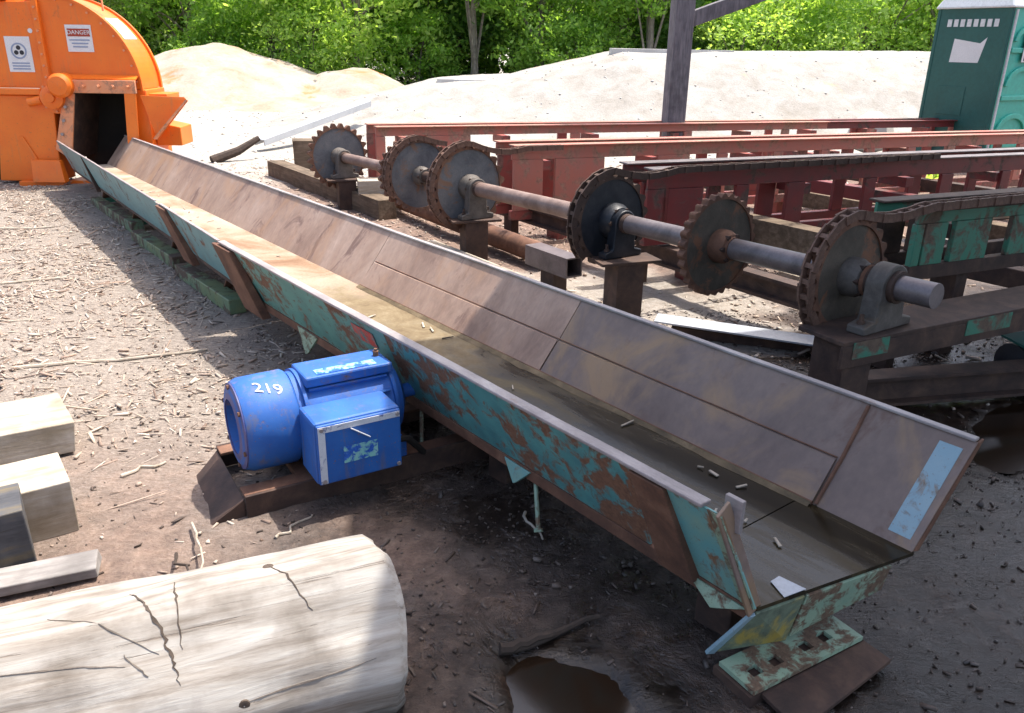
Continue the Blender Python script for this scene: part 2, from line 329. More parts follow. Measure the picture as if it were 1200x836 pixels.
def thing(name, label, cat, loc=(0, 0, 0), rz=0.0, group=None):
    o = bpy.data.objects.new(name, None); COL.objects.link(o); o.location = loc; o.rotation_euler = (0, 0, rz)
    o.empty_display_size = 0.2
    return tag(o, label, cat, group)
def rawmesh(name, verts, faces, mat, parent=None, smooth=False):
    me = bpy.data.meshes.new(name); nv = len(verts); nf, k = faces.shape
    me.vertices.add(nv); me.vertices.foreach_set('co', np.asarray(verts, np.float32).ravel())
    me.loops.add(nf * k); me.loops.foreach_set('vertex_index', np.asarray(faces, np.int32).ravel())
    me.polygons.add(nf); me.polygons.foreach_set('loop_start', np.arange(0, nf * k, k, dtype=np.int32))
    me.update(calc_edges=True); me.validate()
    if smooth: me.polygons.foreach_set('use_smooth', [True] * nf)
    me.materials.append(M[mat] if isinstance(mat, str) else mat)
    o = bpy.data.objects.new(name, me); COL.objects.link(o)
    if parent: o.parent = parent
    return o
def text_mesh(txt, size):
    cu = bpy.data.curves.new('writing', 'FONT'); cu.body = txt; cu.size = size; cu.align_x = 'CENTER'; cu.align_y = 'CENTER'; cu.extrude = 0.001
    o = bpy.data.objects.new('writing', cu); COL.objects.link(o)
    me = bpy.data.meshes.new_from_object(o.evaluated_get(bpy.context.evaluated_depsgraph_get()))
    bpy.data.objects.remove(o); bpy.data.curves.remove(cu)
    return me
def link_mesh(name, me, mat, parent=None):
    me.materials.clear(); me.materials.append(M[mat]); o = bpy.data.objects.new(name, me); COL.objects.link(o)
    if parent: o.parent = parent
    return o

# smooth value noise on arrays
_tab = rng.random((256, 256))
def vnoise(x, y, sc=1.0, oct_=4, seed=0):
    out = np.zeros_like(x, dtype=float); amp = 1.0; tot = 0.0
    for k in range(oct_):
        xs = x * sc * 2 ** k + 17.3 * (k + seed); ys = y * sc * 2 ** k + 9.1 * (k + seed * 3)
        xi = np.floor(xs).astype(int); yi = np.floor(ys).astype(int); fx = xs - xi; fy = ys - yi
        fx = fx * fx * (3 - 2 * fx); fy = fy * fy * (3 - 2 * fy)
        g = lambda i, j: _tab[i % 256, j % 256]
        out += amp * ((g(xi, yi) * (1 - fx) + g(xi + 1, yi) * fx) * (1 - fy) + (g(xi, yi + 1) * (1 - fx) + g(xi + 1, yi + 1) * fx) * fy)
        tot += amp; amp *= 0.5
    return out / tot
def sstep(a, b, x):
    t = np.clip((x - a) / (b - a), 0, 1); return t * t * (3 - 2 * t)

# ------------------------------------------------------------------ ground
def puddle_depth(x, y):
    d = np.zeros_like(x)
    w = 0.10 * (vnoise(x, y, 6, 3, 5) - 0.5)
    for cx, cy, rx, ry, a in PUD:
        ca, sa = math.cos(a), math.sin(a)
        u = ((x - cx) * ca + (y - cy) * sa) / rx; v = (-(x - cx) * sa + (y - cy) * ca) / ry
        q = np.sqrt(u * u + v * v) + w / min(rx, ry) * 1.4
        d = np.maximum(d, 1 - sstep(0.75, 1.15, q))
    return d
PUD = [(0.23, 1.66, 0.27, 0.15, 2.5), (2.45, 3.45, 0.5, 0.2, 0.75)]
def gheight(x, y):
    near = 1 - sstep(10, 16, y)
    h = 0.05 * (vnoise(x, y, 0.7, 3, 1) - 0.5) + 0.028 * (vnoise(x, y, 4, 4, 2) - 0.5) * near + 0.012 * (vnoise(x, y, 22, 3, 3) - 0.5) * near
    h = h + 0.045 * (vnoise(x, y, 1.9, 3, 41) - 0.5) * sstep(-1.2, 0.2, x) * (1 - sstep(4.5, 6, y))
    return h - 0.035 * puddle_depth(x, y)
def gz(x, y): return float(gheight(np.array([x]), np.array([y]))[0])
def axis_pts(parts):
    out = []
    for a, b, st in parts: out += list(np.arange(a, b, st))
    return np.array(out + [parts[-1][1]])
gx = axis_pts([(-150, -30, 12), (-30, -8, 1.0), (-8, -4.5, 0.09), (-4.5, 3.2, 0.03), (3.2, 7, 0.09), (7, 30, 1.0), (30, 150, 12)])
gy = axis_pts([(-60, -4, 4), (-4, 1.1, 0.2), (1.1, 5.0, 0.028), (5.0, 11, 0.07), (11, 16, 0.25), (16, 40, 1.5), (40, 240, 20)])
X, Y = np.meshgrid(gx, gy)
Zg = gheight(X, Y)
nx, ny = len(gx), len(gy)
idx = np.arange(nx * ny).reshape(ny, nx)
fc = np.stack([idx[:-1, :-1], idx[:-1, 1:], idx[1:, 1:], idx[1:, :-1]], -1).reshape(-1, 4)

wn1 = vnoise(X, Y, 1.3, 4, 7) - 0.5; wn2 = vnoise(X, Y, 3.5, 4, 8) - 0.5
# wet mud lies right of and before the trough; litter left of it; gravel on the far yard
wet = sstep(-0.75, 0.0, X + 0.22 * (Y - 2.0) + 1.1 * wn1 + 0.5 * wn2) * (1 - sstep(4.6, 6.2, Y - 0.25 * X + 1.4 * wn1))
wet *= sstep(3.4, 4.4, Y + 0.2 * X) * 0 + 1
sun_patch = (1 - sstep(0.0, 0.5, np.hypot((X - 0.55) / 0.95, (Y - 5.15) / 0.8) - 1 + 1.2 * wn2))  # sunlit patch by the sprockets, painted as paler sandy ground
wet = np.clip(wet - 0.9 * sun_patch, 0, 1)
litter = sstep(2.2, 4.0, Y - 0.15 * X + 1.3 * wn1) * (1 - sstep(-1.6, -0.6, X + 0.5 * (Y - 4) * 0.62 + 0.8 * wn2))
grav_sun = np.maximum(sstep(8.8, 11.2, Y - np.where(X > 0, 0.42, 0.05) * X + 2.6 * wn1), 0.75 * np.clip(sun_patch, 0, 1))  # gravel held back under the frames, so shaded ground is coloured darker
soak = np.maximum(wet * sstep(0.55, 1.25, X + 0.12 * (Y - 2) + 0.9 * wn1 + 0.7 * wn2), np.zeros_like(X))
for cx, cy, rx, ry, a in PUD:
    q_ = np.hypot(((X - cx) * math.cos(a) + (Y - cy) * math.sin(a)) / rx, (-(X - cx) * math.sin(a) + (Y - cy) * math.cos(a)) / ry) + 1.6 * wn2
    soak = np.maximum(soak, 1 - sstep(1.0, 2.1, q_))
def mat_ground():
    m, n, l, b = newmat('yard soil')
    at = n.new('ShaderNodeAttribute'); at.attribute_name = 'masks'
    sp = n.new('ShaderNodeSeparateColor'); l.new(at.outputs['Color'], sp.inputs[0])
    wet_, lit_, grv_sun_ = sp.outputs
    v = tcoord(n, l)
    f1 = noise(n, l, v, 2.2, 7, 0.65, 0.4); f2 = noise(n, l, v, 14, 7, 0.7, 0.3); f3 = noise(n, l, v, 75, 4, 0.7)
    vs_ = tcoord(n, l, (1, 3.2, 1)); f4 = noise(n, l, vs_, 26, 5, 0.7, 1.2)
    soil = ramp(n, l, f2, [(0.28, (0.09, 0.06, 0.047)), (0.5, (0.18, 0.127, 0.102)), (0.7, (0.27, 0.2, 0.16))])
    soil = mix(n, l, mask(n, l, f1, 0.4, 0.68), soil, mix(n, l, 1.0, soil, (1.35, 1.22, 1.12), 'MULTIPLY'))
    litc = ramp(n, l, f4, [(0.3, (0.11, 0.085, 0.068)), (0.46, (0.235, 0.195, 0.16)), (0.6, (0.35, 0.3, 0.255)), (0.72, (0.45, 0.4, 0.345))])
    mud = ramp(n, l, f2, [(0.3, (0.022, 0.016, 0.0125)), (0.5, (0.062, 0.047, 0.039)), (0.7, (0.135, 0.11, 0.093))])
    mud = mix(n, l, mask(n, l, f1, 0.4, 0.62), mix(n, l, 1.0, mud, (0.5, 0.46, 0.43), 'MULTIPLY'), mix(n, l, 1.0, mud, (1.3, 1.12, 1.0), 'MULTIPLY'))
    vor = n.new('ShaderNodeTexVoronoi'); vor.inputs['Scale'].default_value = 22; l.new(v, vor.inputs['Vector'])
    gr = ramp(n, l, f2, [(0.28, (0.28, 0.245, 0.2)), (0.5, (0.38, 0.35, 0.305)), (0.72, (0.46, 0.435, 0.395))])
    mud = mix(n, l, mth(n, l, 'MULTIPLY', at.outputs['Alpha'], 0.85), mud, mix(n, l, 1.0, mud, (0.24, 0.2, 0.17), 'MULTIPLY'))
    col = mix(n, l, lit_, soil, litc); col = mix(n, l, wet_, col, mud); col = mix(n, l, grv_sun_, col, gr)
    col = mix(n, l, mask(n, l, f3, 0.3, 0.7), mix(n, l, 1.0, col, (0.68, 0.66, 0.65), 'MULTIPLY'), col)
    l.new(col, b.inputs['Base Color'])
    # wet mud shines in patches
    shine = mth(n, l, 'MAXIMUM', mask(n, l, noise(n, l, v, 4.5, 6, 0.7, 0.5), 0.48, 0.62), mask(n, l, f1, 0.52, 0.4))
    rw = mth(n, l, 'SUBTRACT', 0.66, mth(n, l, 'MULTIPLY', shine, 0.5))
    shine = mth(n, l, 'MAXIMUM', shine, mth(n, l, 'MULTIPLY', at.outputs['Alpha'], 0.9))
    rw = mth(n, l, 'SUBTRACT', rw, mth(n, l, 'MULTIPLY', at.outputs['Alpha'], mth(n, l, 'SUBTRACT', rw, mth(n, l, 'ADD', 0.06, mth(n, l, 'MULTIPLY', f1, 0.28)))))
    rr = mth(n, l, 'ADD', 0.93, mth(n, l, 'MULTIPLY', wet_, mth(n, l, 'SUBTRACT', rw, 0.93)))
    l.new(rr, b.inputs['Roughness']); b.inputs['Specular IOR Level'].default_value = 0.45
    h = mth(n, l, 'ADD', f2, mth(n, l, 'MULTIPLY', f3, 0.45)); h = mth(n, l, 'ADD', h, mth(n, l, 'MULTIPLY', f4, 0.4))
    h = mth(n, l, 'MULTIPLY', h, mth(n, l, 'SUBTRACT', 1.0, mth(n, l, 'MULTIPLY', mth(n, l, 'MULTIPLY', shine, wet_), 0.74)))
    bump(n, l, b, h, 0.75, 0.02)
    return m
M['ground'] = mat_ground()
ground = rawmesh('ground', np.stack([X.ravel(), Y.ravel(), Zg.ravel()], 1), fc, 'ground', smooth=True)
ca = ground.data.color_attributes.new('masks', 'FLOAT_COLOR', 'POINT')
ca.data.foreach_set('color', np.stack([wet.ravel(), litter.ravel(), grav_sun.ravel(), np.clip(soak, 0, 1).ravel()], 1).astype(np.float32).ravel())
tag(ground, kind='structure')

def mat_water():
    m, n, l, b = newmat('brown puddle water')
    b.inputs['Base Color'].default_value = (0.016, 0.009, 0.005, 1); b.inputs['Roughness'].default_value = 0.14
    b.inputs['Specular IOR Level'].default_value = 0.5
    bump(n, l, b, noise(n, l, tcoord(n, l), 30, 3), 0.05, 0.002)
    return m
M['water'] = mat_water()
for cx, cy, rx, ry, a in PUD:
    m_ = MB(); k = 40; zb = gz(cx, cy) + 0.013
    m_.add([(cx, cy, zb)] + [(cx + 1.12 * (rx * math.cos(t) * math.cos(a) - ry * math.sin(t) * math.sin(a)), cy + 1.12 * (rx * math.cos(t) * math.sin(a) + ry * math.sin(t) * math.cos(a)), zb) for t in np.linspace(0, 2 * math.pi, k, endpoint=False)],
           [(0, 1 + i, 1 + (i + 1) % k) for i in range(k)])
    tag(m_.build('puddle', 'water'), kind='structure')

# far gravel and sand mounds
def mound(name, x0, x1, y0, y1, st, hf, mat):
    xs = np.arange(x0, x1 + st, st); ys = np.arange(y0, y1 + st, st); A, B = np.meshgrid(xs, ys)
    H = hf(A, B); i_ = np.arange(A.size).reshape(A.shape)
    f_ = np.stack([i_[:-1, :-1], i_[:-1, 1:], i_[1:, 1:], i_[1:, :-1]], -1).reshape(-1, 4)
    keep = (H.ravel()[f_] > -0.12).any(1)
    o = rawmesh(name, np.stack([A.ravel(), B.ravel(), H.ravel()], 1), f_[keep], mat, smooth=True)
    return tag(o, kind='structure')
M['mound'] = mat_mottle('pale gravel', [(0.26, 0.235, 0.2), (0.34, 0.32, 0.29), (0.4, 0.385, 0.36)], 2.2, (0.9, 0.97), 0.55, 0.03, 0.0, (1, 1, 1), ((0.4, 0.29, 0.19), 0.8, 0.62), 0.2)
M['sand'] = mat_mottle('pale sandy spoil', [(0.3, 0.22, 0.15), (0.37, 0.315, 0.255), (0.42, 0.385, 0.34)], 1.2, (0.9, 0.97), 0.5, 0.03, 0.0, (1, 1, 1), ((0.36, 0.18, 0.09), 0.6, 0.56), 0.2)
def bank_h(x, y):
    crest = np.interp(x, [-6, -3.6, -1.9, -0.2, 1.5, 2.2, 8.5, 16, 26], [0.2, 0.5, 0.93, 1.02, 1.42, 1.58, 1.68, 1.7, 1.5])
    t = sstep(13.6, 18.0, y - 0.05 * x) * (1 - sstep(21, 26, y))
    e = sstep(-7, -3.5, x) * (1 - sstep(24, 28, x))
    return crest * t * e - 0.1 + 0.3 * (vnoise(x, y, 0.8, 4, 21) - 0.5) * t * e * (1 - 0.8 * sstep(16.5, 18, y)) + 0.05 * (vnoise(x, y, 5, 3, 22) - 0.5) * t
mound('gravel_bank', -8, 29, 12.5, 27, 0.14, bank_h, 'mound')
def sand_h(x, y):
    h = np.zeros_like(x)
    for cx, cy, r_, a in [(-8.5, 24.5, 4.2, 1.6), (-4.7, 24.5, 2.3, 1.08), (-10.9, 24.2, 2.2, 1.0), (-13.5, 25, 3.5, 1.4), (-6.5, 23.4, 3.4, 0.55), (-2.6, 24, 2.5, 0.5)]:
        q = np.hypot(x - cx, (y - cy) * 0.9) / r_
        h = np.maximum(h, a * np.clip(1 - q ** 1.7, 0, None))
    return h * (0.92 + 0.25 * (vnoise(x, y, 1.2, 3, 23) - 0.5)) + 0.05 * (vnoise(x, y, 4, 3, 24) - 0.5) - 0.1
mound('sand_mound', -18, 1, 18, 30, 0.14, sand_h, 'sand')

# ------------------------------------------------------------------ open shed that shades the right half (roof stands above the view)
sh = thing('open_shed', 'open timber shed whose roof shades the near end of the trough', 'shed', (5.2, 0.6, 0), R(21.2))
ROOF_Z = 4.3
kshift = ROOF_Z / math.tan(SUN_EL)
cor = Vector((-0.72, 3.68)) + SUN_H * kshift           # roof corner above its shadow on the ground
ex, ey = Vector((0.932, 0.362)), Vector((0.13, -0.992))  # unseen roof's outline skewed to fit the shade edge
def sh_loc(p, z):
    q = Matrix.Rotation(-R(21.2), 2) @ (p - Vector((5.2, 0.6))); return (q.x, q.y, z)
def shed_quad(a0, a1, b0, b1, z0, z1):
    pts = [cor + ex * a0 + ey * b0, cor + ex * a1 + ey * b0, cor + ex * a1 + ey * b1, cor + ex * a0 + ey * b1]
    return [sh_loc(p, z0) for p in pts] + [sh_loc(p, z1) for p in pts]
MB().hexa(shed_quad(0, 7.6, 0, 5.6, ROOF_Z, ROOF_Z + 0.05)).build('roof', 'roof', sh)
for b in (1.2, 3.2, 5.2):
    MB().hexa(shed_quad(0.1, 7.5, b, b + 0.12, ROOF_Z - 0.26, ROOF_Z - 0.004)).build('rafter', 'post', sh)
for a, b in ((4.9, 1.26), (7.2, 1.26), (4.9, 5.26), (7.2, 5.26)):
    MB().hexa(shed_quad(a, a + 0.2, b - 0.13, b + 0.07, -0.05, ROOF_Z - 0.262)).build('post', 'post', sh, 0.01)

# ------------------------------------------------------------------ conveyor trough
TD = Vector((0.62, -0.785)).normalized(); TN = Vector((0.785, 0.62)).normalized()
S0, P0 = -5.5, 1.94
tr = thing('conveyor_trough', 'long rusty steel conveyor trough with peeling green outer wall, running to the orange chipper', 'trough',
           (TD.x * S0 + TN.x * P0, TD.y * S0 + TN.y * P0, 0), math.atan2(TD.y, TD.x))
def L(s, p, z): return (s - S0, p - P0, z)
FZ, RZ = 0.25, 0.55
def strip(s0, s1, a, b, t, e0=None, e1=None):
    """sheet between the (p,z) lines a and b from s0 to s1; e0/e1 shift the ends along b; t is thickness"""
    d0 = 0 if e0 is None else e0; d1 = 0 if e1 is None else e1
    return [L(s0, *a), L(s1, *a), L(s1 + d1, *b), L(s0 + d0, *b)], t
lb, lt = (1.625, FZ), (1.51, RZ)
rb, rt_ = (2.225, FZ), (2.46, RZ)
def dent(s_): return 0.016 * (float(vnoise(np.array([s_ * 1.0 + 40.0]), np.array([3.3]), 1.3, 3, 51)[0]) - 0.5)
def lp(s_):   # the left wall runs in towards the chipper
    return float(np.interp(s_, [-10.4, -6.05, -4.66, 0], [0.2, 0.055, 0.0, 0.0]))
def wall(name, s0, s1, a, b, t, mt, e0=0, e1=0, flip=False, k=None, off=0.0):
    left = a[0] < 1.8; n_ = max(1, int((s1 - s0) / 0.14)) if k is None else k; nv = 4; front = []; back = []
    nx_, nz_ = (b[1] - a[1]), -(b[0] - a[0]); q = math.hypot(nx_, nz_); sg_ = -1 if left else 1
    for i in range(n_ + 1):
        for j in range(nv + 1):
            w_ = j / nv; u = i / n_; s_ = s0 + (s1 - s0) * u + (e0 * (1 - u) + e1 * u) * w_
            h_ = (a[1] + (b[1] - a[1]) * w_ - FZ) / (RZ - FZ)
            p_ = a[0] + (b[0] - a[0]) * w_ + dent(s_ + (0 if left else 20)) * h_ + (lp(s_) if left else 0)
            z_ = a[1] + (b[1] - a[1]) * w_
            front.append(L(s_, p_, z_)); back.append(L(s_, p_ + nx_ / q * t * -sg_ * (-1 if left else -1) * (1 if left else -1), z_ + nz_ / q * t * (-1 if left else 1) * 0))
    m_ = len(front); fs_ = []
    id_ = lambda i, j: i * (nv + 1) + j
    for i in range(n_):
        for j in range(nv):
            fs_.append((id_(i, j), id_(i + 1, j), id_(i + 1, j + 1), id_(i, j + 1))); fs_.append(tuple(m_ + x for x in fs_[-1][::-1]))
        fs_.append((id_(i, 0), m_ + id_(i, 0), m_ + id_(i + 1, 0), id_(i + 1, 0))); fs_.append((id_(i, nv), id_(i + 1, nv), m_ + id_(i + 1, nv), m_ + id_(i, nv)))
    for j in range(nv):
        fs_.append((id_(0, j), id_(0, j + 1), m_ + id_(0, j + 1), m_ + id_(0, j))); fs_.append((id_(n_, j), m_ + id_(n_, j), m_ + id_(n_, j + 1), id_(n_, j + 1)))
    return MB().add(front + back, fs_).build(name, mt, tr)
def rimbar(s0, s1, p0, p1, z0, z1, mt, left):
    n_ = max(1, int((s1 - s0) / .14)); m_ = MB(); V_ = []; F_ = []
    for i in range(n_ + 1):
        s_ = s0 + (s1 - s0) * i / n_; d_ = dent(s_ + (0 if left else 20)) + (lp(s_) if left else 0)
        V_ += [L(s_, p0 + d_, z0), L(s_, p1 + d_, z0), L(s_, p1 + d_, z1), L(s_, p0 + d_, z1)]
    for i in range(n_):
        a, b = 4 * i, 4 * i + 4; F_ += [(a + j, a + (j + 1) % 4, b + (j + 1) % 4, b + j) for j in range(4)]
    F_ += [(0, 1, 2, 3), (4 * n_ + 3, 4 * n_ + 2, 4 * n_ + 1, 4 * n_)]
    return m_.add(V_, F_).build('rim', mt, tr, 0.003)
# floor
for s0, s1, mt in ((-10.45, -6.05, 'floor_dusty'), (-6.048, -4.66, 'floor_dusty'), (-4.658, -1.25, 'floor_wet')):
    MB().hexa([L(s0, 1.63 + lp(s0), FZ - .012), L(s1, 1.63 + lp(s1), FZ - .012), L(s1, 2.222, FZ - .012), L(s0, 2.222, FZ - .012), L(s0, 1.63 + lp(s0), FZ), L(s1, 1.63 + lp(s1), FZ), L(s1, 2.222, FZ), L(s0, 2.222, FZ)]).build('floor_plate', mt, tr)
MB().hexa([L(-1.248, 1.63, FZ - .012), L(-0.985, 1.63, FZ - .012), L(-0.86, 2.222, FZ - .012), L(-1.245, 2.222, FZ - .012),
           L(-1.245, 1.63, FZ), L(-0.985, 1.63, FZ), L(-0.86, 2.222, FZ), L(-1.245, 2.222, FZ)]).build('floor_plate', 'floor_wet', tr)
# worn stains and deposits lying on the floor
def blob(s, p, rs, rp, z, seed, k=22):
    r_ = random.Random(seed); ph = [r_.uniform(0, 6.28) for _ in range(3)]
    return [L(s + rs * math.cos(t) * (1 + .18 * math.sin(3 * t + ph[0]) + .12 * math.sin(5 * t + ph[1])), p + rp * math.sin(t) * (1 + .18 * math.sin(2 * t + ph[2]) + .1 * math.sin(7 * t + ph[0])), z) for t in [2 * math.pi * i / k for i in range(k)]]
M['rust_silt'] = mat_mottle('rusty silt', [(0.06, 0.042, 0.022), (0.13, 0.09, 0.045), (0.24, 0.17, 0.095)], 9, (0.6, 0.9), 0.4)
M['silt'] = mat_mottle('pale silt', [(0.36, 0.26, 0.15), (0.46, 0.36, 0.23)], 12, (0.85, 0.95), 0.4)
MB().plate(blob(-3.55, 1.69, 0.3, 0.05, FZ + 0.0025, 9), 0.004).build('silt_patch', 'silt', tr)
# right wall, inner face seen
for s0, s1, mt, e1 in ((-10.5, -7.3, 'rust_wall_sunlit', 0), (-7.295, -4.32, 'rust_wall_sunlit', 0), (-4.315, -2.6, 'rust_wall_sunlit', 0), (-2.595, -1.19, 'rust_wall', 0), (-1.185, -0.865, 'rust_wall', 0.02)):
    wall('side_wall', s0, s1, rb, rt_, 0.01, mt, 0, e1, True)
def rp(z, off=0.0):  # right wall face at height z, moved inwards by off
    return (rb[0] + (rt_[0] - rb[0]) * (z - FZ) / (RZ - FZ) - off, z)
for s0, s1, mt in ((-4.30, -2.6, 'rust_wall_sunlit'), (-2.59, -1.20, 'rust_wall')):
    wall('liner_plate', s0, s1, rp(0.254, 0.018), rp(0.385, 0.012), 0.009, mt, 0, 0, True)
MB().tube([L(-1.19, *rp(0.256, 0.012)), L(-1.185, *rp(0.40, 0.01)), L(-1.19, *rp(0.545, 0.008))], 0.007, 6).build('weld_seam', 'rust', tr, smooth=True)
MB().tube([L(-4.30, *rp(0.39, 0.012)), L(-2.7, *rp(0.391, 0.012)), L(-1.2, *rp(0.39, 0.012))], 0.0028, 6).build('liner_seam', 'rust', tr, smooth=True)
MB().tube([L(-4.30, *rp(0.258, 0.02)), L(-1.2, *rp(0.258, 0.02))], 0.007, 6).build('weld_seam', 'rust', tr, smooth=True)
wall('paint_strip', -0.955, -0.885, rp(0.275, 0.006), rp(0.525, 0.006), 0.004, 'blue_strip', 0.012, 0.012, True)
# rims
rimbar(-10.5, -0.85, 2.447, 2.475, RZ + .001, RZ + .012, 'bare', False)
MB().plate([L(-0.862, *rb), L(-0.842, *rt_), L(-0.842, rt_[0] + 0.035, RZ + .002), L(-0.862, rb[0] + 0.03, FZ - 0.01)], 0.008).build('end_flange', 'rust', tr, 0.002)
rimbar(-4.62, -1.1, 1.488, 1.53, RZ + .001, RZ + .013, 'bare', True)
rimbar(-10.3, -6.12, 1.500, 1.518, RZ + .001, RZ + .009, 'bare', True)
rimbar(-5.98, -4.66, 1.498, 1.518, RZ + .001, RZ + .009, 'bare', True)
# left wall, outer face seen
for s0, s1, mt in ((-10.3, -8.1, 'teal'), (-8.095, -6.1, 'teal'), (-5.99, -4.66, 'teal'), (-4.55, -2.75, 'green_peel'), (-2.745, -1.36, 'rust_teal')):
    wall('side_wall', s0, s1, lb, lt, 0.01, mt, 0, 0)
wall('side_wall', -6.098, -5.992, lb, lt, 0.009, 'bare')
wall('side_wall', -1.235, -0.985, lb, lt, 0.01, 'bright_teal', 0, -0.06)
wall('end_flange', -1.03, -0.985, (1.619, FZ), (1.504, RZ), 0.006, 'pale_green', -0.06, -0.06)
MB().plate([L(-0.987, 1.60, FZ - 0.02), L(-1.047, 1.492, RZ), L(-1.047, 1.535, RZ + .03), L(-0.987, 1.65, FZ)], 0.01).build('end_flange', 'rust_wall', tr, 0.002)
MB().box(-1.075 - S0, -1.02 - S0, 1.55 - P0, 1.565 - P0, RZ - 0.06, RZ + 0.035).build('lug', 'bare', tr, 0.002)
MB().plate([L(-1.03, 1.75, FZ + .003), L(-0.965, 1.72, FZ + .003), L(-0.95, 1.8, FZ + .003), L(-1.03, 1.79, FZ + .003)], 0.002).build('water_sheen', 'alu', tr)  # pale metal plate stands in for sheen on the wet floor
# bottom edge angle along the left wall
MB().box(-4.55 - S0, -1.0 - S0, 1.612 - P0, 1.632 - P0, FZ - 0.045, FZ - 0.002).build('edge_angle', 'rust', tr, 0.003)
for a_, b_ in ((-10.3, -6.05), (-6.045, -4.7)):
    MB().hexa([L(a_, 1.62 + lp(a_), FZ - .03), L(b_, 1.62 + lp(b_), FZ - .03), L(b_, 1.634 + lp(b_), FZ - .03), L(a_, 1.634 + lp(a_), FZ - .03), L(a_, 1.62 + lp(a_), FZ - .002), L(b_, 1.62 + lp(b_), FZ - .002), L(b_, 1.634 + lp(b_), FZ - .002), L(a_, 1.634 + lp(a_), FZ - .002)]).build('edge_angle', 'rust_dark', tr, 0.003)
# ribs standing out of the left wall
def rib(s, w, lean, zb, mt, out=0.035, pb=1.60):
    a, b = (lt[0] + lp(s), lt[1]), (pb + lp(s), zb)
    pts = [L(s + lean, b[0] - out * .6, b[1]), L(s + lean + w, b[0] - out * .6, b[1]), L(s + lean + w, b[0] + .03, b[1]), L(s + lean, b[0] + .03, b[1]),
           L(s, a[0] - out, a[1] - .006), L(s + w, a[0] - out, a[1] - .006), L(s + w, a[0] - .002, a[1] - .006), L(s, a[0] - .002, a[1] - .006)]
    MB().hexa(pts).build('rib', mt, tr, 0.004)
rib(-6.0, 0.2, 0.16, 0.17, 'rust')
rib(-4.68, 0.27, 0.14, 0.165, 'rust', 0.04)
rib(-1.36, 0.13, 0.06, 0.235, 'rust', 0.02)
rib(-8.9, 0.04, 0.0, 0.2, 'rust_dark', 0.012)
# gusset tips below the wall
for s, w, zt, mt in ((-3.78, 0.16, 0.12, 'pale_green'), (-2.86, 0.1, 0.165, 'green_peel'), (-2.02, 0.1, 0.17, 'bright_teal'), (-1.14, 0.14, 0.19, 'pale_green')):
    MB().plate([L(s - w / 2, 1.618, FZ - .01), L(s + w * .25, 1.60, zt), L(s + w * .4, 1.602, zt + .01), L(s + w, 1.618, FZ - .01)], 0.012).build('gusset', mt, tr, 0.002)
for s in (-1.86, -2.62):
    MB().tube([L(s - .1, 1.66, 0.24), L(s + .03, 1.575, 0.075)], 0.008, 8).tube([L(s + .03, 1.575, 0.075), L(s + .037, 1.571, 0.065)], 0.016, 6).build('tie_rod', 'pale_green', tr, smooth=True)
# base frame, spring legs and cross members under the trough
for a_, b_, p in ((-9.3, -7.7, 1.80), (-7.45, -6.25, 1.72), (-6.1, -4.95, 1.68), (-9.3, -7.2, 2.16), (-7.0, -4.95, 2.15)):
    MB().hexa([L(a_, p - .05, .0), L(b_, p - .06, .0), L(b_, p + .05, .0), L(a_, p + .05, .0), L(a_, p - .05, .085), L(b_, p - .06, .10), L(b_, p + .05, .10), L(a_, p + .05, .085)]).build('base_rail', 'moss_rail', tr, 0.006)
for s in (-9.2, -7.9, -6.6, -5.3):
    MB().box(s - .04 - S0, s + .04 - S0, 1.84 - P0, 2.10 - P0, 0.035, 0.08).build('cross_member', 'green_frame', tr, 0.004)
    for p in (1.72 + lp(s), 2.14):
        MB().bar(L(s, p, 0.08), L(s + .16, p, FZ - .012), 0.07, 0.014, (1, 0, .5)).build('spring_leg', 'rust', tr, 0.002)
for s in (-3.7, -2.3):
    MB().box(s - .06 - S0, s + .06 - S0, 1.75 - P0, 2.15 - P0, -0.02, FZ - .0125).build('cross_member', 'rust_dark', tr, 0.006)
# end foot
MB().plate([L(-0.99, 1.63, FZ - .014), L(-1.08, 1.605, 0.06), L(-0.99, 1.80, 0.062), L(-0.955, 1.80, FZ - .014)], 0.01).build('end_foot', 'yellow_green', tr, 0.002)
MB().plate([L(-0.953, 1.803, FZ - .014), L(-0.985, 1.803, 0.075), L(-0.90, 2.13, 0.14), L(-0.885, 2.13, FZ - .014)], 0.01).build('end_foot', 'pale_green', tr, 0.002)
MB().plate([L(-1.0, 1.61, FZ - .02), L(-1.095, 1.575, 0.058), L(-1.085, 1.60, 0.055), L(-0.992, 1.628, FZ - .016)], 0.012).build('foot_edge', 'blue_strip', tr, 0.002)
MB().box(-1.25 - S0, -1.12 - S0, 1.72 - P0, 2.12 - P0, -0.02, FZ - .0125).build('cross_member', 'rust_dark', tr, 0.006)
m_ = MB(); V_ = []; F_ = []; rr_ = random.Random(3)
for i in range(61):
    s_ = -4.3 + 3.1 * i / 60; w_ = .006 + .03 * float(vnoise(np.array([s_ * 6]), np.array([1.0]), 1, 3, 61)[0]); V_ += [L(s_, 2.203 - w_, FZ + .001), L(s_, 2.203, FZ + .014)]
F_ = [(2 * i, 2 * i + 2, 2 * i + 3, 2 * i + 1) for i in range(60)]
m_.add(V_, F_).build('silt_line', 'rust_silt', tr)
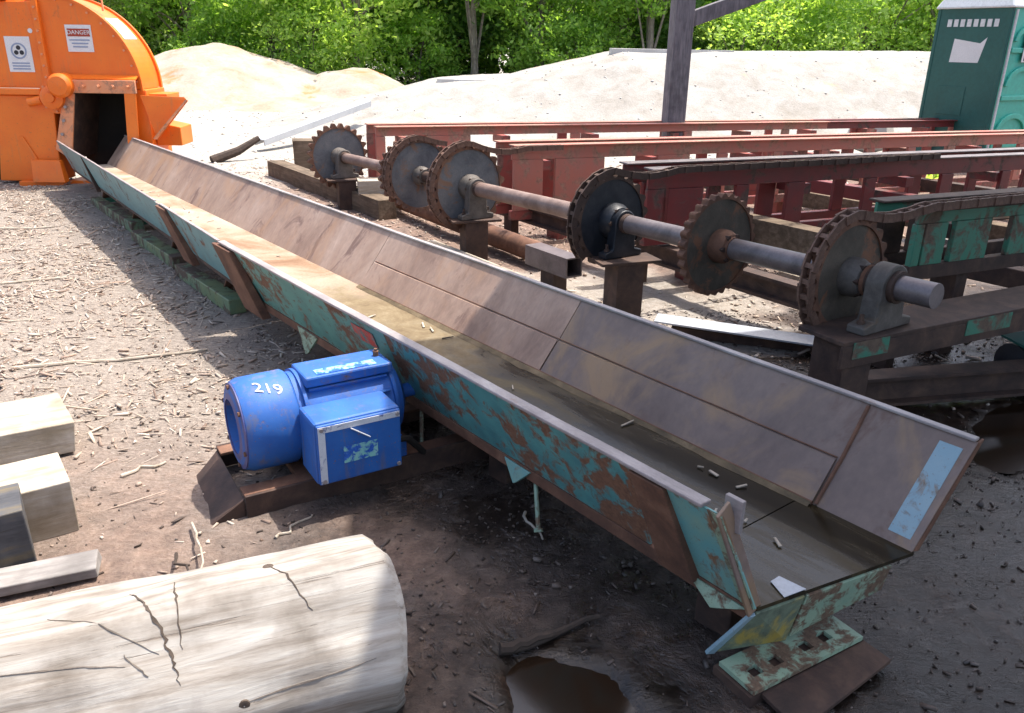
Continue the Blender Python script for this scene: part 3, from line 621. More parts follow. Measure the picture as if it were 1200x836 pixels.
for k in range(46):
    s_ = rr_.uniform(-8.5, -1.1); p_ = rr_.uniform(1.72, 2.16); a_ = rr_.uniform(0, 3.14); l_ = rr_.uniform(.015, .07); w_ = rr_.uniform(.004, .014)
    c_, n_ = math.cos(a_), math.sin(a_)
    MB().plate([L(s_ + c_ * l_ * x_ - n_ * w_ * y_, p_ + n_ * l_ * x_ + c_ * w_ * y_, FZ + .003 + .004 * (x_ > 0)) for x_, y_ in ((-.5, -.5), (.5, -.35), (.5, .35), (-.5, .5))], .004).build('wood_scrap', 'sticks' if k % 3 else 'dark_stick', tr)
for s_, z_ in [(-0.90, z) for z in (.3, .38, .46, .53)]:
    MB().lathe([(.011, 0), (.011, .01)], L(s_ + .03, rp(z_, 0)[0] + .022, z_), (1, 0, 0), 6).build('bolt', 'rust_dark', tr)
# red sprayed mark on the green wall
wall('sprayed_mark', -3.05, -2.86, (1.5435, 0.43), (1.5155, 0.505), 0.002, 'red_spray')

# perforated foot plate on the ground
fp = thing('foot_plate', 'flat rusty steel plate with slotted green strip under the trough end', 'steel plate', (0.84, 1.83, 0.0), math.atan2(0.236, 0.397))
fpm = Matrix.Rotation(math.atan2(0.236, 0.397), 3, 'Z')
MB().hexa([(-.21, -.17, .022), (.22, -.12, .022), (.22, .0, .022), (-.2, -.03, .022), (-.21, -.17, .036), (.22, -.12, .036), (.22, .0, .036), (-.2, -.03, .036)]).build('plate', 'rust_dark', fp, 0.002)
gm = MB(); xs_ = np.linspace(-.23, .21, 12); ys_ = [-.03, .01, .045, .10]
V_ = [(x, y, .04) for y in ys_ for x in xs_] + [(x, y, .054) for y in ys_ for x in xs_]
F_ = []; nxx = len(xs_); off = nxx * 4
for j in range(3):
    for i in range(nxx - 1):
        if j == 1 and i in (1, 3, 6, 8): continue
        a, b, c, d = j * nxx + i, j * nxx + i + 1, (j + 1) * nxx + i + 1, (j + 1) * nxx + i
        F_ += [(a, b, c, d), (off + a, off + b, off + c, off + d)]
cnt = {}
for f in F_[1::2]:
    for i in range(4):
        e = (f[i], f[(i + 1) % 4]); cnt[tuple(sorted(e))] = cnt.get(tuple(sorted(e)), 0) + 1
F_ += [(a, b, b - off, a - off) for (a, b), k in cnt.items() if k == 1]
gm.add(V_, F_).build('slotted_strip', 'pale_green', fp)
MB().box(-.24, .22, -.03, .11, 0.0, .036).build('backing', 'rust_dark', fp)

# ------------------------------------------------------------------ wood chipper
ch = thing('wood_chipper', 'orange wood chipper with round housing and dark infeed opening', 'chipper', (-5.13, 9.6, 0), R(3))
CC, CR, CDp = (-0.1, 1.08), 0.97, 0.62
arc = [(CC[0] + CR * math.cos(t), CC[1] + CR * math.sin(t)) for t in np.linspace(0, math.pi / 2 + .15, 30)]
xz = lambda u, w, t: (u, t, w)
MB().prism([(-0.24, 1.08)] + arc[:1] + arc[1:], xz, 0.0, CDp).build('disc_housing', 'orange', ch, smooth=False)
rim_o = [(CC[0] + (CR + .025) * math.cos(t), CC[1] + (CR + .025) * math.sin(t)) for t in np.linspace(-.02, math.pi / 2 + .15, 30)]
rim_i = [(CC[0] + (CR + .002) * math.cos(t), CC[1] + (CR + .002) * math.sin(t)) for t in np.linspace(-.02, math.pi / 2 + .15, 30)]
for y0, y1 in ((-0.012, 0.03), (CDp - .03, CDp + .012)):
    MB().prism(rim_o + rim_i[::-1], xz, y0, y1).build('housing_flange', 'orange', ch)
for k in range(9):
    t = R(5 + k * 10.5); MB().lathe([(.013, 0), (.013, .014)], (CC[0] + (CR - .03) * math.cos(t), -0.002, CC[1] + (CR - .03) * math.sin(t)), (0, -1, 0), 6).build('bolt', 'orange_worn', ch)
# label bent round the housing
a0, a1 = R(33), R(50)
ts = np.linspace(a0, a1, 6)
MB().prism([(CC[0] + (CR + .004) * math.cos(t), CC[1] + (CR + .004) * math.sin(t)) for t in ts] + [(CC[0] + (CR + .001) * math.cos(t), CC[1] + (CR + .001) * math.sin(t)) for t in ts[::-1]], xz, 0.14, 0.5).build('sticker', 'white', ch)
MB().prism([(CC[0] + (CR + .006) * math.cos(t), CC[1] + (CR + .006) * math.sin(t)) for t in ts[4:]] + [(CC[0] + (CR + .003) * math.cos(t), CC[1] + (CR + .003) * math.sin(t)) for t in ts[:3:-1]], xz, 0.2, 0.44).build('sticker_print', 'blue_ink', ch)
# left body panel, cap and ledge
MB().box(-1.6, -0.1, -0.03, 0.5, 1.08, 1.98).build('body_panel', 'orange', ch, 0.012)
MB().box(-1.6, -0.42, -0.13, 0.5, 1.985, 2.35).build('cap', 'orange', ch, 0.012)
MB().box(-0.16, -0.095, -0.06, -0.031, 1.1, 2.0).build('seam_flange', 'orange', ch, 0.006)
for i in range(7): MB().lathe([(0.014, 0), (0.014, .012)], (-0.128, -0.061, 1.2 + i * .12), (0, -1, 0), 6).build('bolt', 'orange_worn', ch)
MB().box(-1.6, -0.2, -0.11, -0.004, 1.01, 1.075).build('ledge', 'orange', ch, 0.01)
# lower left leg panel
MB().hexa([(-0.86, -0.06, 0.05), (-0.16, -0.06, 0.05), (-0.16, 0.3, 0.05), (-0.86, 0.3, 0.05), (-0.70, -0.06, 1.005), (-0.1, -0.06, 1.005), (-0.1, 0.3, 1.005), (-0.70, 0.3, 1.005)]).build('leg_panel', 'orange', ch, 0.012)
MB().hexa([(-0.55, -0.075, 0.55), (-0.3, -0.075, 0.05), (-0.26, -0.075, 0.05), (-0.5, -0.075, 0.55), (-0.55, -0.061, 0.55), (-0.3, -0.061, 0.05), (-0.26, -0.061, 0.05), (-0.5, -0.061, 0.55)]).build('stiffener', 'orange', ch)
MB().box(-0.6, -0.1, -0.16, -0.062, 0.0, 0.06).build('foot', 'orange', ch, 0.006)
MB().hexa([(-0.42, -0.2, 0.055), (-0.06, -0.2, 0.055), (-0.06, -0.08, 0.055), (-0.42, -0.08, 0.055), (-0.42, -0.16, 0.3), (-0.1, -0.16, 0.3), (-0.1, -0.08, 0.3), (-0.42, -0.08, 0.3)]).build('foot_box', 'orange', ch, 0.006)
MB().box(-1.7, -0.9, 0.25, 1.2, 0.0, 1.0).build('engine_bay', 'near_black', ch, 0.01)
MB().box(-1.7, -0.75, -0.05, 0.02, 0.62, 0.72).build('side_rail', 'orange', ch, 0.01)
# right body below the disc
MB().box(0.72, 0.92, 0.0, 0.6, 0.05, 1.075).build('body_panel', 'orange', ch, 0.01)
MB().box(-0.1, 0.72, 0.52, 0.6, 0.05, 1.075).build('body_panel', 'near_black', ch)
MB().box(-0.1, 0.92, 0.0, 0.6, 0.0, 0.048).build('base_plate', 'orange', ch)
MB().hexa([(0.93, 0.1, 0.45), (1.22, 0.1, 0.45), (1.22, 0.5, 0.45), (0.93, 0.5, 0.45), (0.93, 0.1, 0.72), (1.22, 0.1, 0.66), (1.22, 0.5, 0.66), (0.93, 0.5, 0.72)]).build('side_box', 'orange', ch, 0.01)
MB().plate([(0.86, -0.02, 1.02), (0.98, 0.0, 0.52), (1.36, 0.06, 0.96), (1.32, 0.06, 1.0)], 0.02).build('flap', 'orange', ch)
MB().plate([(0.98, -0.022, 0.53), (1.0, -0.16, 0.55), (1.40, -0.1, 0.98), (1.36, 0.04, 0.97)], 0.015).build('flap', 'orange_worn', ch)
MB().box(0.87, 1.12, 0.08, 0.5, 0.93, 1.03).build('hinge_box', 'orange', ch, 0.008)
# infeed spout: four cheeks round an open hole
MB().plate([(0.04, -0.12, 0.30), (0.19, -0.12, 1.03), (0.19, 0.52, 1.03), (0.04, 0.52, 0.30)], 0.015).build('spout_cheek', 'rust_dark', ch)
MB().plate([(0.66, -0.12, 0.22), (0.72, -0.12, 1.04), (0.72, 0.52, 1.04), (0.66, 0.52, 0.22)], -0.015).build('spout_cheek', 'rust_dark', ch)
MB().box(0.19, 0.72, -0.10, 0.52, 1.03, 1.05).build('spout_roof', 'near_black', ch)
MB().plate([(-0.14, -0.09, 0.42), (0.035, -0.125, 0.3), (0.185, -0.125, 1.03), (0.06, -0.09, 1.06)], 0.016).build('spout_flange', 'orange_worn', ch)
MB().plate([(0.672, -0.125, 0.3), (0.80, -0.11, 0.36), (0.85, -0.11, 1.04), (0.728, -0.125, 1.04)], 0.016).build('spout_flange', 'orange', ch)
MB().box(0.06, 0.86, -0.14, -0.10, 1.04, 1.18).build('spout_flange', 'orange_worn', ch, 0.006)
MB().plate([(0.06, -0.099, 1.18), (0.86, -0.099, 1.18), (0.86, -0.001, 1.22), (0.06, -0.001, 1.22)], 0.012).build('spout_roof', 'orange', ch)
MB().plate([(-0.12, -0.09, 0.40), (-0.11, -0.05, 0.40), (0.05, -0.05, 1.05), (0.05, -0.09, 1.05)], 0.015).build('spout_cheek', 'orange', ch)
for i in range(5): MB().lathe([(0.022, 0), (0.022, .02), (0.012, .021), (0.012, .04)], (0.14 + i * .16, -0.141, 1.115), (0, -1, 0), 6).build('bolt', 'orange_worn', ch)
for i in range(4): MB().lathe([(0.018, 0), (0.018, .03)], (-0.075 + i * .045, -0.107 - .003 * i, 0.44 + i * .15), (0, -1, 0), 6).build('bolt', 'bare', ch)
# bearing hub
for k in range(8): MB().lathe([(.013, 0), (.013, .015)], (-0.06 + .155 * math.cos(k * .785), -0.083, 0.99 + .155 * math.sin(k * .785)), (0, -1, 0), 6).build('bolt', 'orange_worn', ch)
MB().lathe([(0.0, -.2), (0.05, -.2), (0.055, -.17), (0.1, -.165), (0.125, -.15), (0.13, -.06), (0.18, -.055), (0.18, 0)], (-0.06, -0.02, 0.99), (0, 1, 0), 28).build('bearing_hub', 'orange', ch, smooth=True)
MB().lathe([(0.0, -.2), (0.1, -.19), (0.13, -.16), (0.13, 0)], (0.07, -0.06, 1.12), (0, 1, 0), 24).build('bearing_hub', 'orange', ch, smooth=True)
MB().tube([(-0.35, -0.09, 0.93), (-0.2, -0.1, 0.96)], 0.05, 10).build('grease_pipe', 'orange', ch, smooth=True)
MB().tube([(0.12, 0.2, 2.04), (0.14, 0.2, 2.1), (0.5, 0.2, 2.02), (0.5, 0.2, 1.9)], 0.014, 8).build('lifting_handle', 'orange_worn', ch, smooth=True)
# signs
sg = MB().box(-0.52, -0.25, -0.034, -0.0305, 1.25, 1.62).build('warning_sign', 'white', ch)
MB().lathe([(0.085, 0), (0.085, .002), (0.068, .002), (0.068, 0)], (-0.385, -0.0345, 1.47), (0, -1, 0), 28, True).build('pictogram', 'blue_ink', sg)
for k in range(3):
    t = math.pi / 2 + k * 2.094
    MB().lathe([(0.024, 0), (0.024, .002)], (-0.385 + .034 * math.cos(t), -0.0347, 1.47 + .034 * math.sin(t)), (0, -1, 0), 14).build('pictogram', 'dark_ink', sg)
for k in range(3):
    MB().box(-0.48, -0.29, -0.0362, -0.0345, 1.275 + k * .03, 1.29 + k * .03).build('print_line', 'blue_ink', sg)
dg = MB().box(0.14, 0.42, -0.006, -0.0025, 1.47, 1.75).build('danger_sign', 'white', ch)
MB().box(0.16, 0.40, -0.0085, -0.0065, 1.63, 1.71).build('banner', 'red_ink', dg)
t_ = link_mesh('lettering', text_mesh('DANGER', 0.062), 'white', dg); t_.rotation_euler = (math.pi / 2, 0, 0); t_.location = (0.28, -0.0098, 1.67)
for k, (a, b) in enumerate(((0.17, 0.39), (0.19, 0.37), (0.2, 0.36))):
    MB().box(a, b, -0.0085, -0.0065, 1.585 - k * .035, 1.6 - k * .035).build('print_line', 'blue_ink', dg)
MB().lathe([(0.025, 0), (0.025, .003)], (-0.225, -0.0305, 1.68), (0, -1, 0), 16).build('round_sticker', 'white', ch)

# ------------------------------------------------------------------ motor on its base
MA = math.atan2(0.524, 0.852)
mo = thing('electric_motor', 'blue electric motor with square terminal box beside the trough', 'motor', (-1.03, 2.72, 0.105), MA)
MZ, MY = 0.182, 0.02
MB().lathe([(0.098, .03), (0.104, 0.0), (0.14, -.002), (0.168, .012), (0.180, .04), (0.183, .2), (0.176, .21), (0.16, .215), (0.09, .215), (0.09, .03)], (0, MY, MZ), (1, 0, 0), 40, True).build('fan_cover', 'blue', mo, smooth=True)
MB().lathe([(0.106, -.006), (0.166, .006), (0.166, .012), (0.106, 0.0)], (0, MY, MZ), (1, 0, 0), 40, True).build('end_ring', 'blue_shaded', mo, smooth=True)
MB().lathe([(0.09, .05), (0.09, .06)], (0, MY, MZ), (1, 0, 0), 28).build('fan_recess', 'near_black', mo)
for k in range(-3, 4):
    hgt = math.sqrt(max(0.0, .09 ** 2 - (k * .025) ** 2)); MB().box(.028, .034, MY + k * .025 - .004, MY + k * .025 + .004, MZ - hgt, MZ + hgt).build('grille_bar', 'olive', mo)
prof = []
for i in range(48):
    t = 2 * math.pi * i / 48; rr_ = 0.166 * (1 + .035 * math.cos(4 * t)); prof.append((MY + rr_ * math.cos(t), MZ + rr_ * math.sin(t)))
MB().prism(prof, lambda u, w, t: (t, u, w), 0.2155, 0.60).build('housing', 'blue', mo, smooth=True)
for x_ in (.235, .585):
    MB().lathe([(.166, 0), (.178, .001), (.178, .014), (.166, .015)], (x_, MY, MZ), (1, 0, 0), 40, True).build('band', 'blue', mo, smooth=True)
for k in range(6):
    a_ = R(20 + 60 * k); MB().lathe([(.009, 0), (.009, .012)], (.008, MY + .152 * math.cos(a_), MZ + .152 * math.sin(a_)), (-1, 0, 0), 6).build('bolt', 'rust', mo)
for k in range(9):
    a_ = R(10 + k * 20); MB().box(.262, .575, -.004, .004, .158, .180).build('cooling_fin', 'blue', mo).matrix_basis = Matrix.Translation((0, MY, MZ)) @ Matrix.Rotation(a_ - math.pi / 2, 4, 'X')
MB().lathe([(0.15, .601), (0.145, .63), (0.09, .66), (0.03, .665), (0.028, .80)], (0, MY, MZ), (1, 0, 0), 32).build('drive_end_bell', 'blue', mo, smooth=True)
MB().box(.25, .60, MY - .12, MY + .06, MZ + .145, MZ + .186).build('top_pad', 'blue', mo, 0.008)
MB().box(.30, .54, MY - .105, MY - .055, MZ + .1865, MZ + .1885).build('decal', 'mint_worn', mo)
MB().lathe([(.012, 0), (.012, .02), (.007, .02), (.007, .03)], (.57, MY - .02, MZ + .186), (0, 0, 1), 8).build('bolt', 'rust', mo)
MB().tube([(.528, -.22, .1), (.60, -.22, .09), (.66, -.2, .02), (.72, -.15, -.06)], .014, 8).build('cable_stub', 'near_black', mo, smooth=True)
tb = MB().box(.2, .53, -.32, -.145, .04, .285).build('terminal_box', 'blue', mo, 0.012)
MB().box(.205, .525, -.334, -.3205, .045, .28).build('box_lid', 'blue', tb, 0.006)
for b_ in ((.21, .235, .05, .275), (.236, .52, .252, .274)):
    MB().box(b_[0], b_[1], -.337, -.3345, b_[2], b_[3]).build('tape_strip', 'white_worn', tb)
MB().bar((.33, -.336, .25), (.40, -.336, .20), .003, .02, (0, -1, 0)).build('tape_strip', 'white_worn', tb)
MB().box(.30, .43, -.3365, -.3345, .115, .18).build('worn_label', 'mint_worn', tb)
for x_, z_ in ((.222, .06), (.222, .265), (.51, .06), (.51, .265)): MB().lathe([(.008, 0), (.008, .005)], (x_, -.3372, z_), (0, -1, 0), 8).build('screw', 'bare', tb)
for x_ in (.28, .56):
    for y_ in (-.15, .19): MB().box(x_ - .05, x_ + .05, MY + y_ - .06, MY + y_ + .02, -.004, .07).build('foot', 'blue', mo, 0.006)
# numbers painted on the fan cover, wrapped round it
tm = text_mesh('219', 0.068)
for v in tm.vertices:
    a_ = R(118) - v.co.y / 0.185 + v.co.x * 2.2; x_ = 0.12 + v.co.x; rr_ = 0.1832 + v.co.z
    v.co = (x_, MY + rr_ * math.cos(a_), MZ + rr_ * math.sin(a_))
link_mesh('painted_number', tm, 'white', mo)

mb_ = thing('motor_base', 'rusty steel channel frame lying on the soil under the blue motor', 'base frame', (-1.0, 2.73, 0), MA)
MB().box(-.06, 1.05, -.185, -.172, -.03, .10).build('rail', 'rust_dark', mb_, 0.002)
MB().box(-.06, 1.05, -.171, -.10, .088, .10).build('rail', 'rust', mb_, 0.002)
MB().box(-.06, 1.05, .20, .27, .088, .10).build('rail', 'rust', mb_, 0.002)
MB().box(-.06, 1.05, .271, .284, -.03, .10).build('rail', 'rust_dark', mb_, 0.002)
MB().hexa([(-.2, -.16, .0), (-.062, -.17, .0), (-.062, .27, .0), (-.16, .25, .0), (-.17, -.15, .02), (-.061, -.17, .085), (-.061, .27, .085), (-.14, .24, .02)]).build('end_plate', 'rust_dark', mb_, 0.003)
MB().box(.15, .25, -.10, .20, .07, .0995).build('cross_bar', 'rust', mb_, 0.003)
MB().box(.55, .65, -.10, .20, .07, .0995).build('cross_bar', 'rust', mb_, 0.003)

# ------------------------------------------------------------------ sprocket shaft
A0 = Vector((-1.848, 8.57, 0.52)); A1 = Vector((1.772, 3.249, 0.69)); SA = (A1 - A0).normalized()
SH = thing('sprocket_shaft', 'long steel drive shaft carrying six big chain sprockets above the yard', 'drive shaft', (-0.04, 5.91, 0), 0)
O_ = Vector((-0.04, 5.91, 0))
sx = SA; sz = Vector((0, 0, 1)) - SA * SA.z; sz.normalize(); sy = sz.cross(sx).normalized()   # sy points away to the right
def SP(t, e=0.0, h=0.0): return A0 + SA * t + sy * e + sz * h - O_
MB().tube([SP(-0.05), SP(1.75)], 0.05, 20).build('shaft_bar', 'shaft_rust', SH, smooth=True)
MB().tube([SP(2.5), SP(4.3)], 0.055, 20).build('shaft_bar', 'shaft_rust', SH, smooth=True)
MB().tube([SP(4.3), SP(6.43)], 0.055, 20).build('shaft_bar', 'bare_dark', SH, smooth=True)
MB().tube([SP(1.75), SP(2.5)], 0.045, 16).build('shaft_bar', 'rust_dark', SH, smooth=True)
def sprocket(t, r_, teeth, mt, mteeth, hub, thick=0.05, tall=0.035, style='block', label=None, hubmat='cast'):
    pts = []
    for i in range(teeth):
        a = 2 * math.pi * i / teeth; w = 2 * math.pi / teeth
        prof_ = ((0.0, 0), (0.16, 1), (0.46, 1), (0.62, 0)) if style == 'block' else ((0.0, 0), (0.28, .9), (0.42, 1), (0.56, .9), (0.84, 0))
        for f, k in prof_: pts.append((a + w * f, r_ - tall + tall * k))
    m_ = MB(); k = len(pts)
    vs_ = [SP(t - thick / 2, q * math.cos(a), q * math.sin(a)) for a, q in pts] + [SP(t + thick / 2, q * math.cos(a), q * math.sin(a)) for a, q in pts]
    inner = r_ - tall - 0.012
    vs_ += [SP(t - thick / 2, inner * math.cos(a), inner * math.sin(a)) for a, q in pts] + [SP(t + thick / 2, inner * math.cos(a), inner * math.sin(a)) for a, q in pts]
    fs_ = []
    for i in range(k):
        j = (i + 1) % k
        fs_ += [(i, j, k + j, k + i), (2 * k + i, 2 * k + j, j, i), (k + i, k + j, 3 * k + j, 3 * k + i), (2 * k + j, 2 * k + i, 3 * k + i, 3 * k + j)]
    m_.add(vs_, fs_)
    ring = m_.build('sprocket', mteeth, SH, 0.0)
    if label: ring['label'] = label
    MB().lathe([(inner + .001, -thick * .3), (inner + .001, thick * .3)], SP(t), SA, 48).build('web', mt, ring, smooth=True)
    MB().lathe([(hub, thick * .31), (hub, .06), (hub * .8, .10), (0.06, .105), (0.06, .12)], SP(t), SA, 28).build('hub', hubmat, ring, smooth=True)
    MB().lathe([(hub, thick * .31), (hub, .06), (0.06, .08)], SP(t), -SA, 28).build('hub', hubmat, ring, smooth=True)
    for i in range(6):
        a = i * 1.047; q = hub * .72
        MB().lathe([(.014, .055), (.014, .11)], SP(t, q * math.cos(a), q * math.sin(a)), SA, 6).build('bolt', 'rust_dark', ring)
    return ring
sprocket(0.03, 0.33, 24, 'slate', 'rust', 0.09, 0.05, 0.04, 'tri')
sprocket(1.66, 0.31, 26, 'slate', 'rust', 0.08, 0.045, 0.03, 'tri')
sprocket(1.82, 0.315, 26, 'slate', 'chain', 0.08, 0.045, 0.03, 'block')
sprocket(2.63, 0.33, 22, 'slate', 'rust', 0.1, 0.05, 0.035, 'tri')
sprocket(4.34, 0.29, 20, 'blacksp', 'rust_dark', 0.11, 0.05, 0.03, 'tri', None, 'blacksp')
sprocket(5.215, 0.275, 30, 'olive', 'rust', 0.09, 0.045, 0.018, 'tri', None, 'rust')
sprocket(6.0, 0.275, 20, 'olive', 'rust', 0.09, 0.05, 0.03, 'tri')
# bearings
def pillow(t, zb, mt='cast', sc=1.0):
    c = SP(t); h = c.z - zb; w = .2 * sc; out = []
    out += [(-w, 0), (w, 0), (w, .035), (.12 * sc, .05)]
    out += [(.11 * sc * math.cos(a), h + .11 * sc * math.sin(a)) for a in np.linspace(-.25, math.pi + .25, 16)]
    out += [(-.12 * sc, .05), (-w, .035)]
    e = Vector((sy.x, sy.y, 0)).normalized(); s_ = Vector((SA.x, SA.y, 0)).normalized()
    o = MB().prism(out, lambda u, v, k: Vector((c.x, c.y, zb)) + e * u + Vector((0, 0, v)) + s_ * k, -.05 * sc, .05 * sc).build('bearing', mt, SH, 0.006, smooth=True)
    MB().lathe([(.056, -.07), (.082 * sc, -.068), (.082 * sc, .068), (.056, .07)], c, SA, 24, True).build('bearing_race', 'rust_dark', o, smooth=True)
    for u in (-w + .035, w - .035):
        MB().lathe([(.018, 0), (.018, .02), (.01, .021), (.01, .05)], Vector((c.x, c.y, zb + .034)) + e * u, (0, 0, 1), 6).build('bolt', 'rust_dark', o)
    return o
pillow(6.2, 0.485, 'cast', 0.88)
pillow(0.17, 0.32, 'cast', 0.72); pillow(2.75, 0.36, 'cast', 0.72); pillow(4.45, 0.43, 'blacksp', 0.72)
MB().lathe([(.06, .0), (.072, .002), (.072, .05), (.06, .052)], SP(6.11), SA, 24, True).build('collar', 'rust', SH, smooth=True)

# ------------------------------------------------------------------ chains (each link a piece)
BD = Vector((0.891, 0.454, 0.0)).normalized(); BSL = -0.017
_lm = None
def link_data(mat):
    m_ = MB()
    m_.box(-.042, .042, -.032, -.022, -.02, .02).box(-.042, .042, .022, .032, -.02, .02).box(-.03, -.008, -.0215, .0215, -.013, .013)
    o = m_.build('link', mat); me = o.data; bpy.data.objects.remove(o); return me
LINKS = {k: link_data(k) for k in ('chain', 'rust_dark', 'bare_dark')}
def chain(t, r_, label, mat, run, ang0, zrun):
    c = SP(t) + O_
    root = thing('drag_chain', label, 'chain', (c.x, c.y, 0), 0, 'chains on the sprockets')
    e = Vector((sy.x, sy.y, 0)).normalized()
    pts = []
    for a in np.linspace(ang0, math.pi / 2, 60): pts.append(c + e * (r_ * math.cos(a)) + Vector((0, 0, r_ * math.sin(a))))
    p = pts[-1]
    for k in range(1, 200):
        u = k / 199 * run; w = min(1, u / 0.5)
        dirv = (e * (1 - .6 * w) + BD * (.6 * w)).normalized()
        q = p + dirv * u; sag = -.035 * math.sin(math.pi * min(1, u / .5)) 
        q.z = p.z + (zrun - p.z) * min(1, u / 0.4) + sag + BSL * max(0, u - .4); pts.append(q)
    Ls = [0.0]
    for i in range(1, len(pts)): Ls.append(Ls[-1] + (pts[i] - pts[i - 1]).length)
    Pn = np.array([list(p_) for p_ in pts]); d_ = 0.0; i_ = 0
    while d_ < Ls[-1] - .08:
        a = Vector([np.interp(d_, Ls, Pn[:, k]) for k in range(3)]); b = Vector([np.interp(d_ + .07, Ls, Pn[:, k]) for k in range(3)])
        x_ = (b - a).normalized(); y_ = Vector((SA.x, SA.y, 0)).normalized(); z_ = x_.cross(y_).normalized(); y_ = z_.cross(x_)
        mw = Matrix((x_, y_, z_)).transposed().to_4x4()
        if i_ % 2: mw = mw @ Matrix.Diagonal((1, .78, 1, 1))
        o = bpy.data.objects.new('link', LINKS[mat]); COL.objects.link(o); o.parent = root
        mid = (a + b) / 2; mw.translation = mid - Vector((c.x, c.y, 0)); o.matrix_basis = mw
        d_ += .07; i_ += 1
chain(6.0, 0.285, 'rusty chain wrapped over the nearest sprocket beside the green frame', 'chain', 2.2, 3.9, 0.955)
chain(4.34, 0.30, 'dark rusty chain over the black sprocket and along the maroon frame', 'rust_dark', 3.2, 3.9, 0.915)
chain(2.63, 0.335, 'rusty chain hanging round the third sprocket from the orange chipper side', 'chain', 0.9, 4.4, 0.86)
chain(1.82, 0.32, 'rusty chain round the front disc of the double sprocket', 'chain', 0.3, 3.6, 0.84)

# ------------------------------------------------------------------ deck frames
FA = math.atan2(BD.y, BD.x)
def frame(name, label, start, length, ztop, mt, mt2, cells, zbot=0.34, panel=None, width=0.30, chord=0.13, colour_tail=None):
    """a lane of the log deck: two side channels with posts, a lower chord, ties between them"""
    fr = thing(name, label, 'conveyor frame', (start[0], start[1], 0), FA, 'lanes of the log deck')
    zt = lambda x: ztop + BSL * x
    def seg(x0, x1, y0, y1, a, b, nm, m_):      # a, b: heights below the sloping top
        MB().hexa([(x0, y0, zt(x0) - b), (x1, y0, zt(x1) - b), (x1, y1, zt(x1) - b), (x0, y1, zt(x0) - b), (x0, y0, zt(x0) - a), (x1, y0, zt(x1) - a), (x1, y1, zt(x1) - a), (x0, y1, zt(x0) - a)]).build(nm, m_, fr, 0.004)
    D_ = ztop - zbot
    tail = colour_tail or (length, mt)
    for y0 in (0.0, width):
        for a, b, m_ in ((0, tail[0], mt), (tail[0], length, tail[1])):
            if b - a < .01: continue
            seg(a, b - .003, y0, y0 + .02, 0.0, chord, 'top_chord', m_)
            seg(a, b - .003, y0 - .045, y0 + .065, -.014, -.001, 'chord_flange', 'bare_dark' if mt == 'maroon_frame' else ('rust_dark' if mt == 'green_frame' else m_))
        seg(0.0, length, y0, y0 + .05, D_ - .08, D_, 'bottom_chord', mt2)
        for x0, w in cells:
            seg(x0, x0 + w, y0 - .004, y0 + .03, chord + .001, D_ - .081, 'panel' if w > .2 else 'upright', mt2 if y0 else mt)
    for x0 in np.arange(.3, length, 1.15):
        seg(x0, x0 + .09, .021, width - .006, chord + .02, chord + .1, 'tie', mt2)
    for x0 in np.arange(.5, length, 2.6):
        MB().box(x0, x0 + .1, .06, width - .04, -.04, zbot - .002 + BSL * x0).build('leg', mt2, fr, 0.004)
    return fr
frame('deck_frame', 'salmon red conveyor frame farthest back, in front of the gravel bank', (-1.42, 8.46), 12.0, 0.82, 'salmon_frame', 'red_frame',
      [(0.0, .1), (.55, .5), (2.3, .12), (3.9, .12), (5.5, .12), (7.1, .12), (8.8, .12)], 0.16, chord=.085, colour_tail=(6.3, 'maroon_frame'))
frame('deck_frame', 'salmon red conveyor frame with wide side panels, second from the gravel bank', (-0.03, 6.91), 10.0, 0.84, 'salmon_frame', 'red_frame',
      [(0.02, .28), (.42, .5), (1.5, .28), (2.2, .12), (2.9, .13), (3.55, .12), (4.2, .13), (4.85, .12), (5.5, .13), (6.8, .13), (8.1, .13)], 0.22, chord=.11)
frame('deck_frame', 'maroon conveyor frame in shade behind the green one', (0.90, 5.54), 8.0, 0.86, 'maroon_frame', 'maroon_frame',
      [(0.0, .14), (.18, .3), (.78, .12), (1.28, .17), (2.1, .12), (3.0, .15), (3.8, .12), (4.6, .15), (5.4, .12), (6.2, .15)], 0.34)
g4 = frame('deck_frame', 'green rusty conveyor frame with slotted side, nearest at the right', (2.08, 4.16), 4.0, 0.875, 'green_frame', 'rust_dark',
      [(0.0, .06), (.075, .17), (.31, .3), (.8, .22), (1.7, .2), (2.6, .2)], 0.5, chord=.07, width=0.26)
for k, (a_, b0, b1, z_, w_, mt_, lab) in enumerate([(1.7, -.6, 5.3, .24, .12, 'rust_dark', 'dark steel tie beam crossing under the lanes, nearest the sprockets'), (3.3, -.4, 5.5, .20, .14, 'brown_timber', 'brown timber bearer crossing under the middle of the lanes'), (5.2, 0.2, 5.6, .22, .12, 'rust_dark', 'dark steel tie beam crossing under the far half of the lanes'), (2.4, 1.1, 2.9, .5, .1, 'maroon_frame', 'maroon cross bar between the maroon and salmon frames'), (4.1, 2.9, 4.6, .5, .1, 'red_frame', 'red cross bar between the two back frames'), (0.9, 1.2, 2.8, .38, .16, 'brown_timber', 'short brown timber lying behind the black sprocket')]):
    p0 = Vector((2.08, 4.16, 0)) + BD * a_ + Vector((-BD.y, BD.x, 0)) * 0; n_ = Vector((-.60, .80, 0))
    o = MB().bar(p0 + n_ * b0 + Vector((0, 0, z_)), p0 + n_ * b1 + Vector((0, 0, z_)), w_, w_ * 1.1).build('cross_bearer', mt_, None, .006)
    tag(o, lab, 'beam', 'bearers crossing under the deck')
